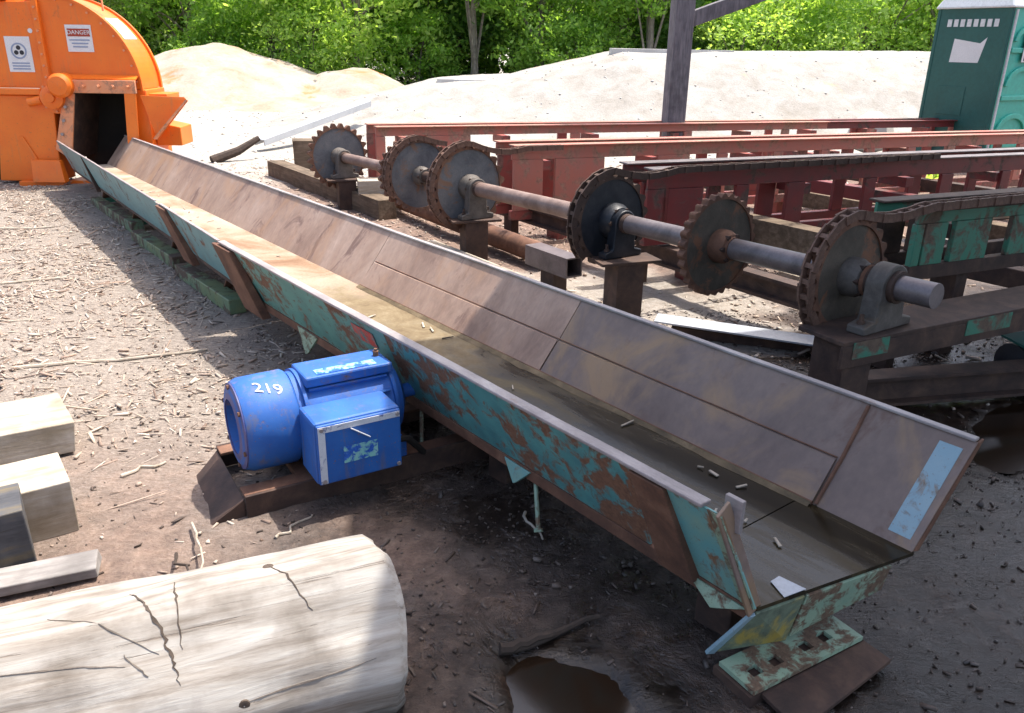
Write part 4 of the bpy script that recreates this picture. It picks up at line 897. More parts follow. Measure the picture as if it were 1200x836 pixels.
for k, (x_, y_, rz_, l_, mt_, lab) in enumerate([(2.6, 6.3, 35, 1.3, 'timber', 'pale board lying on the ground between the maroon and green frames'), (3.4, 7.1, 15, 1.5, 'timber_grey', 'grey board lying behind the maroon frame'), (1.6, 7.4, 40, 1.0, 'brown_timber', 'brown board lying under the salmon frame'), (4.6, 8.4, 22, 1.6, 'timber', 'pale board lying under the far end of the salmon frame')]):
    o = MB().box(-l_ / 2, l_ / 2, -.09, .09, 0, .05).build('loose_board', mt_, None, .004); o.location = (x_, y_, gz(x_, y_) + .004); o.rotation_euler = (0, 0, R(rz_)); tag(o, lab, 'board', 'loose boards under the deck')
# channel ledge that carries the front bearing
lg = thing('bearing_ledge', 'flat rusty steel channel carrying the nearest shaft bearing', 'steel channel', (1.52, 3.40, 0), FA)
MB().box(-.18, 3.2, -.10, .16, .463, .4835).build('top_flange', 'rust_dark', lg, 0.003)
MB().box(-.18, 3.2, -.10, -.086, .36, .4625).build('web', 'rust_dark', lg, 0.003)
MB().box(-.12, .1, -.104, -.1005, .40, .475).build('paint_patch', 'green_frame', lg)
MB().box(.62, .95, -.104, -.1005, .40, .475).build('paint_patch', 'green_frame', lg)
MB().box(-.14, .04, -.08, .1, -.05, .462).build('post', 'rust_dark', lg, 0.004)
MB().box(2.0, 2.18, -.08, .1, -.05, .462).build('post', 'rust_dark', lg, 0.004)
# low dark beam from the shaft foot towards the right
lb_ = thing('skid_beam', 'dark steel beam lying low under the nearest frame', 'steel beam', (1.62, 3.62, 0), R(12))
MB().box(-.25, 1.55, -.06, .06, .16, .175).box(-.25, 1.55, -.008, .008, .04, .16).box(-.25, 1.55, -.06, .06, .025, .04).build('beam', 'rust_dark', lb_)
# long support pipe and posts under the shaft
sp_ = thing('support_pipe', 'long brown rusty pipe lying between the trough and the sprockets', 'pipe', (0.2, 6.05, 0), 0)
MB().tube([(-1.55, 2.45, .14), (-.75, 1.2, .14), (.05, .05, .12)], .085, 16).build('pipe', 'rust', sp_, smooth=True)
for t, zb in ((2.72, 0.357), (4.5, 0.427), (0.2, .317)):
    c = SP(t) + O_
    pp = thing('steel_post', {2.72: 'dark steel post under the third sprocket', 4.5: 'dark steel post under the black sprocket', 0.2: 'dark steel post under the farthest sprocket'}[t], 'post', (c.x, c.y, 0), FA - .12, 'posts under the shaft')
    MB().box(-.09, .09, -.09, .09, -.05, zb - .02).build('column', 'rust_dark', pp, 0.004)
    MB().box(-.2, .2, -.1, .1, zb - .019, zb).build('cap_plate', 'rust_dark', pp, 0.003)
# dark beam standing in for a shadow line beneath the sprockets
cb = thing('shadow_beam', 'dark steel bar put in as the shadow line beneath the sprockets', 'steel beam', (1.12, 5.6, 0), math.atan2(SA.y, SA.x))
MB().box(-2.3, 1.9, -.05, .05, .30, .32).box(-2.3, 1.9, -.008, .008, .2, .30).box(-2.3, 1.9, -.05, .05, .18, .20).build('beam', 'rust_dark', cb)
for x_ in (-2.1, -.4, 1.6): MB().box(x_, x_ + .12, -.04, .04, -.05, .179).build('leg', 'rust_dark', cb)
# small square tube stub and scrap sheet by the shaft
st = thing('square_tube', 'short grey square steel tube below the shaft', 'steel tube', (0.30, 5.55, 0), R(-55))
m_ = MB(); m_.box(-.28, .2, -.07, .07, .15, .16).box(-.28, .2, -.07, .07, .28, .29).box(-.28, .2, -.07, -.06, .161, .279).box(-.28, .2, .06, .07, .161, .279); m_.build('tube', 'bare_dark', st)
MB().box(-.1, .05, -.06, .06, -.05, .149).build('stand', 'rust_dark', st)
sc_ = thing('white_sheet', 'pale metal strip lying on the ground under the nearest shaft', 'metal sheet', (1.35, 4.55, 0), R(-18))
MB().plate([(-.5, -.08, .09), (.75, -.12, .06), (.75, .05, .06), (-.5, .08, .09)], .01).build('sheet', 'alu', sc_)
MB().box(-.4, .6, -.03, .03, .0, .055).build('bearer', 'rust_dark', sc_)
wm = thing('scrap_winch', 'small dark scrap part with pale bracket under the green frame', 'scrap', (2.72, 4.0, 0), R(20))
MB().lathe([(.05, -.13), (.1, -.12), (.1, .12), (.05, .13)], (0, 0, .13), (1, 0, 0), 18).build('drum', 'blacksp', wm, smooth=True)
MB().plate([(-.16, -.1, .24), (.18, -.1, .24), (.18, .06, .26), (-.16, .06, .26)], .012).build('cover', 'toilet_side', wm)
MB().bar((.02, -.13, .22), (.12, -.16, .02), .02, .02).bar((.17, -.13, .22), (.12, -.16, .02), .02, .02).build('bracket', 'bare', wm)

# ------------------------------------------------------------------ timbers and scrap further back
def timber(name, label, cat, loc, rz, size, mt, tilt=0.0, group=None, bev=0.004):
    o = MB().box(-size[0] / 2, size[0] / 2, -size[1] / 2, size[1] / 2, 0, size[2]).build(name, mt, None, bev)
    # rough sawn, slightly uneven ends and corners
    rr_ = random.Random(label)
    for v in o.data.vertices: v.co += Vector((rr_.uniform(-1, 1) * .012, rr_.uniform(-1, 1) * .006, rr_.uniform(-1, 1) * .005))
    o.location = loc; o.rotation_euler = (tilt if isinstance(tilt, float) else tilt[0], 0 if isinstance(tilt, float) else tilt[1], rz)
    return tag(o, label, cat, group)
timber('timber_block', 'short brown timber block standing behind the farthest sprocket', 'timber', (-2.75, 10.9, 0), R(12), (.34, .3, .42), 'brown_timber')
timber('old_beam', 'dark weathered timber beam lying between the trough and the far sprockets', 'timber', (-2.15, 9.2, 0), math.atan2(-.81, .56), (3.2, .2, .2), 'brown_timber')
timber('pale_beam', 'short white timber lying across the dark beam by the double sprocket', 'timber', (-1.35, 8.35, .19), R(14), (.5, .22, .14), 'timber')
timber('pale_offcut', 'white board lying on the ground beyond the trough rim', 'timber', (-0.35, 6.0, 0.02), math.atan2(-.81, .56), (1.3, .16, .1), 'timber')
al = MB().box(-1.5, 1.5, -.1, -.085, 0, .1).box(-1.5, 1.5, -.085, .085, .085, .1).box(-1.5, 1.5, .085, .1, 0, .1).build('aluminium_channel', 'alu', None, .004)
al.location = (-3.35, 14.2, .3); al.rotation_euler = (0, R(-8), R(66)); tag(al, 'long pale grey metal channel lying slantwise before the sand mound', 'metal channel')
sk = MB().tube([(-4.25, 11.55, .03), (-3.95, 11.8, .14), (-3.7, 12.0, .3)], [.07, .06, .04], 8).build('dark_stump', 'dark_stick', None, smooth=True); tag(sk, 'dark broken branch lying on the gravel right of the chipper', 'branch')
for (x_, y_, z_, l_, lab) in ((-0.95, 18.3, 0.70, 1.5, 'low white concrete block on the left shoulder of the gravel bank'), (3.3, 18.6, 1.36, 2.6, 'long white concrete block on top of the gravel bank')):
    timber('concrete_block', lab, 'concrete block', (x_, y_, z_), R(3), (l_, .5, .2), 'concrete')

# timbers at the left edge
timber('timber_offcut', 'pale thick timber offcut at the left edge, topmost of the pieces', 'timber', (-2.22, 2.93, 0.04), R(35), (.75, .34, .13), 'timber', (.02, .03))
timber('timber_block', 'pale square timber block behind the big log at the left edge', 'timber', (-1.79, 2.44, 0.0), R(35), (.46, .26, .2), 'timber', 0.0)
timber('dark_timber', 'dark grey stained timber end in front of the pale block at the left edge', 'timber', (-1.745, 2.18, 0.0), R(35), (.36, .2, .25), 'timber_shaded', 0.0)  # dark colour stands in for shade on a weathered end
timber('plank', 'thin grey plank lying flat just behind the big log', 'plank', (-1.68, 2.06, 0.03), R(24), (.75, .1, .035), 'timber_grey', 0.04)

# big bare log in front
LGA = 0.385; LR = 0.233; LE = 0.58
lgx = thing('bare_log', 'big bleached debarked log lying across the lower left corner', 'log', (-0.85, 1.53, 0.0), LGA)
nr, nk = 90, 64; xs_ = np.linspace(-1.5, LE, nr); V_ = []
for i, x_ in enumerate(xs_):
    end = 1.0
    dx = min(LE - x_, x_ + 1.5)
    if dx < .03: end = 0.91 + .09 * math.sqrt(max(0, 1 - ((.03 - dx) / .03) ** 2))
    for j in range(nk):
        t = 2 * math.pi * j / nk
        nz = float(vnoise(np.array([x_ * 1.3 + 5]), np.array([t * .9]), 1.4, 3, 31)[0]) - .5
        n2 = float(vnoise(np.array([x_ * 2.0 + 5]), np.array([t * 9.0]), 1.5, 3, 33)[0]) - .5
        if t > 5.4: w = (t - 5.4) / .883; nz = nz * (1 - w) + w * (float(vnoise(np.array([x_ * 1.3 + 5]), np.array([0.0]), 1.4, 3, 31)[0]) - .5); n2 *= (1 - w)
        fq = (t - .55 + .25 * nz) % 1.2566 - .6283; fac = math.cos(.6283) / math.cos(fq) * 1.06
        r_ = LR * end * (1.03 * (.25 + .75 * fac) + .19 * nz + .06 * n2)
        V_.append((x_ + .012 * math.sin(3 * t + 1) * sstep(.08, 0, dx), r_ * math.cos(t), LR - .015 + r_ * math.sin(t)))
F_ = np.array([(i * nk + j, (i + 1) * nk + j, (i + 1) * nk + (j + 1) % nk, i * nk + (j + 1) % nk) for i in range(nr - 1) for j in range(nk)])
rawmesh('trunk', np.array(V_), F_, 'log', lgx, True)
for e_, i in ((-1, 0), (1, nr - 1)):
    ring = V_[i * nk:(i + 1) * nk]; c_ = np.mean(ring, 0)
    MB().add([tuple(c_ + np.array([e_ * .004, 0, 0]))] + ring, [(0, 1 + j, 1 + (j + 1) % nk) for j in range(nk)]).build('end_grain', 'log_end', lgx)
# splits that run round and along the log: wedges sunk in its surface
LV = np.array(V_).reshape(nr, nk, 3)
def lsurf(x_, t, out=0.0):
    i = int(np.clip(round((x_ + 1.5) / (1.5 + LE) * (nr - 1)), 0, nr - 1)); tt = (t % (2 * math.pi)) / (2 * math.pi) * nk; j = int(tt) % nk; f = tt - int(tt)
    p = LV[i, j] * (1 - f) + LV[i, (j + 1) % nk] * f; c_ = np.array([p[0], 0, LR]); d = p - c_; d /= np.linalg.norm(d); p = p + d * out
    return np.array([x_, p[1], p[2]])
def split(pts, w, name='split', mt='crack'):
    rr_ = random.Random(len(pts) * 100 + int(w * 1e4)); P = []
    for (xa, ta), (xb, tb_) in zip(pts[:-1], pts[1:]):
        for k in range(8): u = k / 8; P.append((xa + (xb - xa) * u + rr_.uniform(-.004, .004), ta + (tb_ - ta) * u))
    P.append(pts[-1]); n_ = len(P); vs_ = []; 
    for i, (x_, t) in enumerate(P):
        ww = w * math.sin(math.pi * (i + .35) / n_) ** .8 * (.45 + .9 * rr_.random())
        i0, i1 = max(0, i - 1), min(n_ - 1, i + 1); dxx = P[i1][0] - P[i0][0]; dtt = (P[i1][1] - P[i0][1]) * LR; q = math.hypot(dxx, dtt) + 1e-6
        ox, ot = -dtt / q * ww, dxx / q * ww / LR
        vs_ += [lsurf(x_ + ox, t + ot, .0018), lsurf(x_ - ox, t - ot, .0018), lsurf(x_, t, -.03)]
    fs_ = []
    for i in range(n_ - 1):
        a, b = 3 * i, 3 * i + 3; fs_ += [(a, b, b + 1, a + 1), (a, b, b + 2, a + 2), (a + 1, b + 1, b + 2, a + 2)]
    MB().add(vs_, fs_).build(name, mt, lgx)
split([(-.023, 1.36), (.018, 1.73), (.049, 2.06), (.063, 2.35), (.075, 2.6)], .0036)
split([(.078, 1.4), (.083, 1.76), (.087, 2.26)], .002)
split([(.295, 1.46), (.332, 1.82), (.374, 2.17)], .002)
split([(-.191, 1.5), (-.089, 1.82), (.038, 2.25)], .0012, 'split', 'crack_light')
split([(-.033, 2.18), (.013, 2.45)], .002, 'split', 'crack_light')
split([(.2, 2.9), (.34, 2.86), (.5, 2.8)], .002, 'split', 'crack_light')
split([(-.3, 2.1), (-.12, 2.2), (-.03, 2.3)], .0018, 'split', 'crack_light')
for x_, t, r_ in ((.292, 1.44, .013), (.199, 2.92, .012)):
    p = lsurf(x_, t, .002); d = Vector((0, p[1], p[2] - LR)).normalized()
    MB().lathe([(r_ * 1.2, -.012), (r_, -.0005), (r_ * .5, .0005), (0.002, -.001)], p, d, 12).build('knot', 'crack', lgx, smooth=True)

# ------------------------------------------------------------------ post with brace
pt = thing('timber_post', 'grey weathered timber post with slanting brace behind the red frames', 'post', (1.93, 10.35, 0), R(10))
MB().box(-.115, .115, -.115, .115, -.1, 3.6).build('post', 'post', pt, 0.012)
MB().bar((.1, 0, 1.93), (1.6, 0, 2.46), .14, .17).build('brace', 'post', pt, 0.008)
MB().box(-.6, 3.2, -.1, .1, 3.602, 3.85).build('lintel', 'post', pt, 0.01)

# ------------------------------------------------------------------ portable toilet
tl = thing('portable_toilet', 'green portable toilet with white roof and bright green moulded door', 'toilet', (6.95, 12.8, 0), R(30))
TW = 1.1; TH = 2.2
# side seen = -x face; door = -y face
h_ = TW / 2
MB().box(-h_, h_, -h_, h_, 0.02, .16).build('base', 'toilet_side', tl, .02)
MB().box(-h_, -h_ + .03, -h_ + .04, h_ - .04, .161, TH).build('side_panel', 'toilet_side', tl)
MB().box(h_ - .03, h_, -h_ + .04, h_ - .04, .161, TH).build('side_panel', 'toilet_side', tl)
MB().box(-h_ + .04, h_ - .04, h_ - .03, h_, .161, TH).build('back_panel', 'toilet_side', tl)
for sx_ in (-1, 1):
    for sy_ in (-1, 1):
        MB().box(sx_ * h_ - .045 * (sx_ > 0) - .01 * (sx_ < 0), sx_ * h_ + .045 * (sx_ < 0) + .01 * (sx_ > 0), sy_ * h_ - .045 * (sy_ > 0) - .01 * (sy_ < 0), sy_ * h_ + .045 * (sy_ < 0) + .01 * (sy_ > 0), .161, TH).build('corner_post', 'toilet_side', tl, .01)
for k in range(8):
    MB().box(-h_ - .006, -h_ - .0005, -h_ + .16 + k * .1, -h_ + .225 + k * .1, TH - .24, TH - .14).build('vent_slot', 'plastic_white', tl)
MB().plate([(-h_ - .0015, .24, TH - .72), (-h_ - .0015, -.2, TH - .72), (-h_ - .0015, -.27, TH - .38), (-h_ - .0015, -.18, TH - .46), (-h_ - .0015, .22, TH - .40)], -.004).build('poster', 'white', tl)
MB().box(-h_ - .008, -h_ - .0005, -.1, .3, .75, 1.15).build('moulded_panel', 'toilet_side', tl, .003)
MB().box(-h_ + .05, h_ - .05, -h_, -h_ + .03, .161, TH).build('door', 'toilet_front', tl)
for z_, hh in ((.5, .3), (1.15, .3), (1.75, .25)):
    a_ = [(.4 * math.cos(t), z_ + hh * math.sin(t)) for t in np.linspace(.1, math.pi - .1, 14)]; b_ = [(.33 * math.cos(t), z_ + (hh - .07) * math.sin(t)) for t in np.linspace(math.pi - .1, .1, 14)]
    MB().prism(a_ + b_, lambda u, w, t: (u, t, w), -h_ - .035, -h_ - .001).build('moulded_arch', 'toilet_front', tl, .006)
for z_ in (.32, .98, 1.62): MB().box(-.42, .42, -h_ - .03, -h_ - .0005, z_, z_ + .07).build('moulded_rib', 'toilet_front', tl, .01)
MB().tube([(-h_ + .06, -h_ - .03, .2), (-h_ + .06, -h_ - .03, TH - .02)], .018, 8).build('door_edge', 'plastic_white', tl, smooth=True)
MB().tube([(.42, -h_ - .03, .2), (.42, -h_ - .03, TH - .02)], .018, 8).build('door_edge', 'plastic_white', tl, smooth=True)
sgn = MB().box(-.16, .3, -h_ - .042, -h_ - .036, 1.5, 1.92).build('door_sign', 'white', tl)
MB().box(-.12, .26, -h_ - .0445, -h_ - .0425, 1.52, 1.6).build('print_line', 'dark_ink', sgn)
MB().hexa([(-h_ - .05, -h_ - .05, TH + .001), (h_ + .05, -h_ - .05, TH + .001), (h_ + .05, h_ + .05, TH + .001), (-h_ - .05, h_ + .05, TH + .001), (-h_ + .1, -h_ + .1, TH + .3), (h_ - .1, -h_ + .1, TH + .3), (h_ - .1, h_ - .1, TH + .3), (-h_ + .1, h_ - .1, TH + .3)]).build('roof', 'plastic_white', tl, .03)
rk = MB().lathe([(0.05, -.2), (.3, -.12), (.38, .05), (.3, .3), (.1, .45)], (0, 0, .25), (0, 0, 1), 9).build('boulder', 'stones'); rk.location = (5.75, 13.6, 0); tag(rk, 'grey boulder leaning by the foot of the green toilet', 'boulder')

# ------------------------------------------------------------------ loose litter
def litter_mesh(name, n, mat, reg, lmin, lmax, wmin, wmax, keepf, seed, hmax=.012, far=0.0):
    r_ = np.random.default_rng(seed)
    x = r_.uniform(reg[0], reg[1], n); y = reg[2] + (reg[3] - reg[2]) * r_.random(n) ** (1 + far)
    k = r_.random(n) < keepf(x, y) * np.clip(0.1 + 2.6 * (vnoise(x, y, 2.2, 4, seed) - 0.32), 0.03, 1.3); x, y = x[k], y[k]; n = len(x)
    le = lmin + (lmax - lmin) * r_.random(n) ** 3.2; w = wmin + (wmax - wmin) * r_.random(n) ** 1.5; th = np.minimum(w * r_.uniform(.2, .7, n), hmax)
    a = r_.uniform(0, 2 * math.pi, n); tip = r_.normal(0, .22, n); rol = r_.normal(0, .35, n)
    z = gheight(x, y) + th * .4 + np.abs(np.sin(tip)) * le * .25
    base = np.array([(-1, -1, -1), (1, -.6, -1), (1, .6, -1), (-1, 1, -1), (-1, -1, 1), (1, -.6, 1), (1, .6, 1), (-1, 1, 1)], float)
    lx = base[None, :, 0] * le[:, None] / 2; ly = base[None, :, 1] * w[:, None] / 2 * r_.uniform(.6, 1.2, (n, 8)); lz = base[None, :, 2] * th[:, None] / 2
    y2 = ly * np.cos(rol)[:, None] - lz * np.sin(rol)[:, None]; z2 = ly * np.sin(rol)[:, None] + lz * np.cos(rol)[:, None]
    x3 = lx * np.cos(tip)[:, None] - z2 * np.sin(tip)[:, None]; z3 = lx * np.sin(tip)[:, None] + z2 * np.cos(tip)[:, None]
    px = x[:, None] + x3 * np.cos(a)[:, None] - y2 * np.sin(a)[:, None]; py = y[:, None] + x3 * np.sin(a)[:, None] + y2 * np.cos(a)[:, None]
    V = np.stack([px, py, z[:, None] + z3], -1).reshape(-1, 3)
    q = np.array([(3, 2, 1, 0), (4, 5, 6, 7), (0, 1, 5, 4), (1, 2, 6, 5), (2, 3, 7, 6), (3, 0, 4, 7)])
    F = (q[None] + 8 * np.arange(n)[:, None, None]).reshape(-1, 4)
    return tag(rawmesh(name, V, F, mat), kind='stuff')
left_of = lambda x, y: (x * TN.x + y * TN.y)            # distance across the trough
lit_d = lambda x, y: np.where(left_of(x, y) < 1.75, sstep(2.3, 5.0, y - .2 * x) * .95 + .10, .12) * (1 - .9 * puddle_depth(x, y)) * (1 - .93 * sstep(-1.25, -.5, x + .25 * (y - 2.5)) * (1 - sstep(3.6, 4.6, y)))
tag(litter_mesh('wood_chips', 110000, 'chips', (-7.5, 0.3, 1.5, 11.5), .006, .085, .003, .018, lit_d, 3), 'pale wood chips and bark shreds scattered left of the trough', 'wood chips')
tag(litter_mesh('wood_splinters', 2200, 'chips', (-7.5, -0.2, 2.0, 11.0), .06, .34, .004, .014, lit_d, 4), 'long pale wood splinters lying in the litter left of the trough', 'splinters')
rt_d = lambda x, y: np.where((left_of(x, y) > 2.3) & (y > 4.2), .9, .12)
tag(litter_mesh('yard_chips', 9000, 'chips', (-3.5, 4.5, 3.2, 12), .012, .09, .006, .03, rt_d, 5), 'pale wood chips on the ground around the sprockets', 'wood chips')
mud_d = lambda x, y: np.where(x > -.9, .8, .25) * (1 - puddle_depth(x, y))
tag(litter_mesh('bark_crumbs', 24000, 'wetchips', (-2.2, 3.2, 1.1, 5.2), .003, .03, .003, .014, mud_d, 6), 'dark wet bark crumbs strewn over the mud', 'bark crumbs')
tag(litter_mesh('bark_flakes', 420, 'wetchips', (-2.0, 2.8, 1.2, 5.0), .025, .11, .008, .03, mud_d, 8), 'larger dark bark flakes lying on the wet mud', 'bark flakes')
# stones on the bank
def stones(name, n, hf, reg, seed, smin, smax):
    r_ = np.random.default_rng(seed); x = r_.uniform(reg[0], reg[1], n); y = r_.uniform(reg[2], reg[3], n); z = hf(x, y); k = z > -.05; x, y, z = x[k], y[k], z[k]; n = len(x)
    s = smin + (smax - smin) * r_.random(n) ** 3
    b = np.array([(1, 0, 0), (-1, 0, 0), (0, 1, 0), (0, -1, 0), (0, 0, .8), (0, 0, -.8)], float)
    V = (b[None] * s[:, None, None] * r_.uniform(.6, 1.2, (n, 6, 1)) + np.stack([x, y, z], -1)[:, None, :]).reshape(-1, 3)
    t = np.array([(0, 2, 4), (2, 1, 4), (1, 3, 4), (3, 0, 4), (2, 0, 5), (1, 2, 5), (3, 1, 5), (0, 3, 5)])
    return tag(rawmesh(name, V, (t[None] + 6 * np.arange(n)[:, None, None]).reshape(-1, 3), 'stones'), kind='stuff')
tag(stones('bank_stones', 1500, bank_h, (-5, 14, 13, 19.5), 12, .006, .035), 'pale stones lying on the gravel bank', 'stones')
tag(stones('yard_stones', 4000, gheight, (-9, 8, 9.5, 20), 13, .01, .05), 'small pale stones on the gravel yard', 'stones')

# single sticks one can pick out
def stick(label, a, b, r_, mt='sticks', bend=0.02, cat='stick'):
    a = Vector(a); b = Vector(b); rr_ = random.Random(label); P = []
    for i in range(7):
        u = i / 6; p = a.lerp(b, u) + Vector((rr_.uniform(-1, 1), rr_.uniform(-1, 1), 0)) * bend * (0 if i in (0, 6) else 1)
        p.z += gz(p.x, p.y) + r_ * .8; P.append(p)
    o = MB().tube(P, [r_ * (1 - .45 * i / 6) for i in range(7)], 7).build('stick', mt, None, smooth=True)
    return tag(o, label, cat, 'loose sticks on the ground')
stick('long pale stick lying level in the litter left of the blue motor', (-2.62, 3.92, 0), (-1.72, 4.27, 0), .011)
stick('pale splintered stick lying in the litter below the teal trough wall', (-3.6, 4.6, 0), (-2.95, 4.72, 0), .010)
stick('thin pale twig pointing at the big log from behind', (-1.13, 2.47, 0.02), (-.93, 2.10, .06), .005)
stick('thin dark twig leaning on the back of the big log', (-1.12, 2.30, .02), (-1.0, 2.12, .08), .006, 'dark_stick')
stick('short pale splinter on the brown soil behind the log', (-.82, 2.42, 0), (-.72, 2.55, 0), .006)
stick('dark wet bark strip beside the brown puddle', (.02, 1.88, 0), (.28, 2.02, .01), .014, 'dark_stick', .01)
stick('short reddish bark piece at the puddle edge', (-.02, 1.86, .01), (.14, 1.93, .02), .018, 'dark_stick', .006)
stick('small pale stick on the mud under the trough', (.06, 2.62, 0), (.12, 2.45, 0), .006)
stick('short pale stick on the soil left of the motor base', (-1.55, 2.83, 0), (-1.42, 2.95, 0), .008)
stick('bleached stick on the litter near the chipper foot', (-5.0, 7.1, 0), (-4.2, 7.3, 0), .012)
stick('bleached stick at the left edge of the litter', (-4.1, 5.2, 0), (-3.2, 5.6, 0), .012)

# ------------------------------------------------------------------ trees behind the yard
def crown_mesh(name, seed, mt, H, W, zlow, nclump, per, leaf):
    r_ = np.random.default_rng(seed)
    C = []
    while len(C) < nclump:
        p = r_.uniform(-1, 1, 3); q = np.linalg.norm(p)
        if q > 1 or q < .35: continue
        C.append(p)
    C = np.array(C); C[:, 0] *= W; C[:, 1] *= W; C[:, 2] = zlow + (C[:, 2] * .5 + .5) * (H - zlow)
    taper = 1 - .45 * np.clip((C[:, 2] - H * .55) / (H * .45), 0, 1); C[:, :2] *= taper[:, None]
    cr = r_.uniform(.16, .40, nclump) * (W / 2.2)
    n = nclump * per
    P = np.repeat(C, per, 0) + r_.normal(0, 1, (n, 3)) * np.repeat(cr, per)[:, None] * np.array([1, 1, .6])
    s = leaf * r_.uniform(.6, 1.3, n)
    nr_ = r_.normal(0, 1, (n, 3)) + np.array([0, -.2, .9]); nr_ /= np.linalg.norm(nr_, axis=1)[:, None]
    t = np.cross(nr_, r_.normal(0, 1, (n, 3))); t /= np.linalg.norm(t, axis=1)[:, None] + 1e-9; b = np.cross(nr_, t)
    V = np.stack([P - t * s[:, None], P + b * s[:, None] * .5, P + t * s[:, None], P - b * s[:, None] * .5], 1).reshape(-1, 3)
    F = np.arange(n * 4).reshape(-1, 4)
    o = rawmesh(name, V, F, LEAF[mt]); me = o.data; bpy.data.objects.remove(o)
    return me, C
def trunk_mesh(seed, H, rad, C):
    r_ = random.Random(seed); m_ = MB(); P = []; x = y = 0
    for i in range(9):
        P.append((x, y, -.2 + i / 8 * H * .85)); x += r_.uniform(-.1, .1); y += r_.uniform(-.1, .1)
    m_.tube(P, [rad * (1 - .8 * i / 8) * (1.5 if i == 0 else 1) for i in range(9)], 8)
    for k in range(14):
        i = r_.randint(1, 6); tgt = C[r_.randrange(len(C))]; a = Vector(P[i]); b = Vector(tgt); mid = a.lerp(b, .5) + Vector((0, 0, .15))
        m_.tube([a, mid, b], [rad * .38, rad * .22, rad * .08], 5)
    o = m_.build('trunk', 'bark', None, smooth=True); me = o.data; bpy.data.objects.remove(o); return me
KIND = []
for i, (mt, H, W, zl, nc, per, lf, rad) in enumerate([(0, 8, 2.7, .3, 85, 115, .10, .14), (1, 7, 2.6, .2, 85, 115, .10, .12), (2, 8.5, 3.0, -.3, 110, 100, .13, .16), (3, 6.5, 2.3, -.1, 80, 100, .085, .10), (1, 3.6, 2.1, -.2, 60, 110, .085, .07), (0, 3.2, 2.0, -.2, 60, 110, .085, .06), (0, 9, 2.4, 2.6, 60, 90, .10, .15)]):
    me, C = crown_mesh('crown', 50 + i, mt, H, W, zl, nc, per, lf); KIND.append((me, trunk_mesh(70 + i, H, rad, C)))
def tree(k, x, y, s, rz, label, group='trees behind the mounds', name='broadleaf_tree', cat='tree'):
    t = thing(name, label, cat, (x, y, 0), rz, group); t.scale = (s, s, s)
    for nm, me in (('crown', KIND[k][0]), ('trunk', KIND[k][1])):
        o = bpy.data.objects.new(nm, me); COL.objects.link(o); o.parent = t
rt2 = random.Random(5)
FRONT = [(-17.5, 29, 3, 'grey green bushy tree at the far left behind the chipper'), (-14.2, 30.0, 3, 'grey green tree directly right of the chipper top'), (-11.4, 30.5, 0, 'mid green tree behind the left shoulder of the sand mound'),
         (-8.2, 29.0, 0, 'mid green tree behind the peak of the sand mound'), (-5.4, 28.4, 1, 'bright yellow green tree overhanging the sand mound'), (-2.2, 32.5, 2, 'dark green tree in the gap left of the pole'),
         (0.6, 29.5, 0, 'mid green tree behind the low end of the gravel bank'), (3.4, 30.5, 0, 'leafy green tree behind the step of the gravel bank'), (6.0, 31.5, 2, 'dark green tree just left of the timber post'),
         (9.0, 31, 1, 'bright green tree right of the timber post'), (12.2, 30, 1, 'light green tree behind the crest of the gravel bank'), (15.2, 31.5, 3, 'pale grey green tree near the green toilet'), (18.5, 30, 1, 'bright green tree behind the green toilet'), (22, 31, 0, 'green tree at the far right behind the toilet')]
for x_, y_, k_, lab in FRONT: tree(k_, x_, y_, rt2.uniform(.9, 1.15), rt2.uniform(0, 6.28), lab)
for i in range(17):
    tree([2, 0, 2, 2, 0][i % 5], -25 + i * 3.4 + rt2.uniform(-.8, .8), 36 + rt2.uniform(-1.5, 2.5), rt2.uniform(1.0, 1.3), rt2.uniform(0, 6.28), 'tree in the darker second row of the wood', 'second row of trees')
for i in range(14):
    tree(2, -32 + i * 5.4 + rt2.uniform(-1, 1), 43 + rt2.uniform(-1.5, 2.5), rt2.uniform(1.2, 1.5), rt2.uniform(0, 6.28), 'dark tree deep in the wood, only glimpsed between nearer trees', 'deep wood trees')
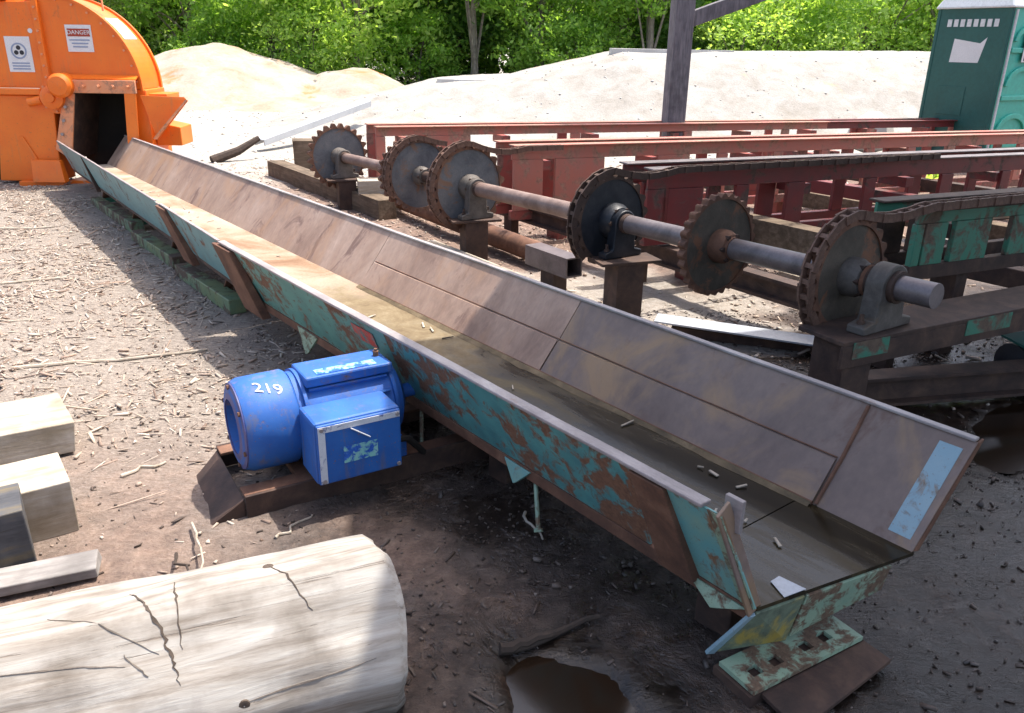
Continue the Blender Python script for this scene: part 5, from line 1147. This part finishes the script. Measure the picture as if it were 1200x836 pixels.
for x_, y_, lab in ((-13.6, 27.6, 'slim tree with bare pale lower trunk just right of the chipper top'), (-1.5, 28.6, 'slim tree with bare lower trunk behind the low white concrete block'), (13.6, 28.0, 'tree with bare pale trunk left of the green toilet'), (4.3, 28.8, 'slim tree with bare trunk left of the timber post')):
    tree(6, x_, y_, rt2.uniform(.8, 1.0), rt2.uniform(0, 6.28), lab)
BUSH = [(-15.8, 28, 5, 'low green bush at the foot of the trees right of the chipper'), (-9.9, 28.2, 5, 'low green bush peeping over the sand mound'), (-6.6, 27.6, 4, 'bright green bush spilling over the right slope of the sand mound'), (-3.4, 29.5, 5, 'low green bush between the sand mound and the gravel bank'),
        (1.8, 28.5, 5, 'green bush on the shoulder of the gravel bank'), (7.4, 28.6, 4, 'bright green bush behind the timber post'), (10.6, 28.4, 4, 'bright green bush right of the timber post brace'), (13.8, 28.6, 4, 'yellow green bush behind the bank crest'), (16.9, 28.2, 4, 'yellow green bush left of the toilet')]
for x_, y_, k_, lab in BUSH: tree(k_, x_, y_, rt2.uniform(.75, .95), rt2.uniform(0, 6.28), lab, 'bushes at the wood edge', 'leafy_bush', 'bush')
for i in range(18):
    tree([5, 2, 5][i % 3], -26 + i * 3.1 + rt2.uniform(-.6, .6), 33.6 + rt2.uniform(-.6, .6), rt2.uniform(.8, 1.0) * (1.15 if i % 3 != 1 else .6), rt2.uniform(0, 6.28), 'dark shrub in the shade beneath the trees of the wood', 'understorey shrubs', 'shrub', 'shrub')
# weeds by the red frames
def weed(x, y, label):
    r_ = random.Random(label); m_ = MB()
    for i in range(16):
        a = r_.uniform(0, 6.28); l_ = r_.uniform(.15, .4); w = .02; d = Vector((math.cos(a), math.sin(a), 0)); s_ = Vector((-d.y, d.x, 0)) * w
        p0 = Vector((r_.uniform(-.1, .1), r_.uniform(-.1, .1), 0)); p1 = p0 + d * l_ * .3 + Vector((0, 0, l_ * .8)); p2 = p0 + d * l_ * .8 + Vector((0, 0, l_))
        m_.add([p0 - s_ * .5, p0 + s_ * .5, p1 + s_, p1 - s_, p2], [(0, 1, 2, 3), (3, 2, 4)])
    o = m_.build('weed', LEAF[1]); o.location = (x, y, gz(x, y)); tag(o, label, 'weed')
weed(4.7, 10.0, 'bright green weed tuft between the two far red frames'); weed(5.3, 10.4, 'small green weed tuft under the toilet end of the far frame')
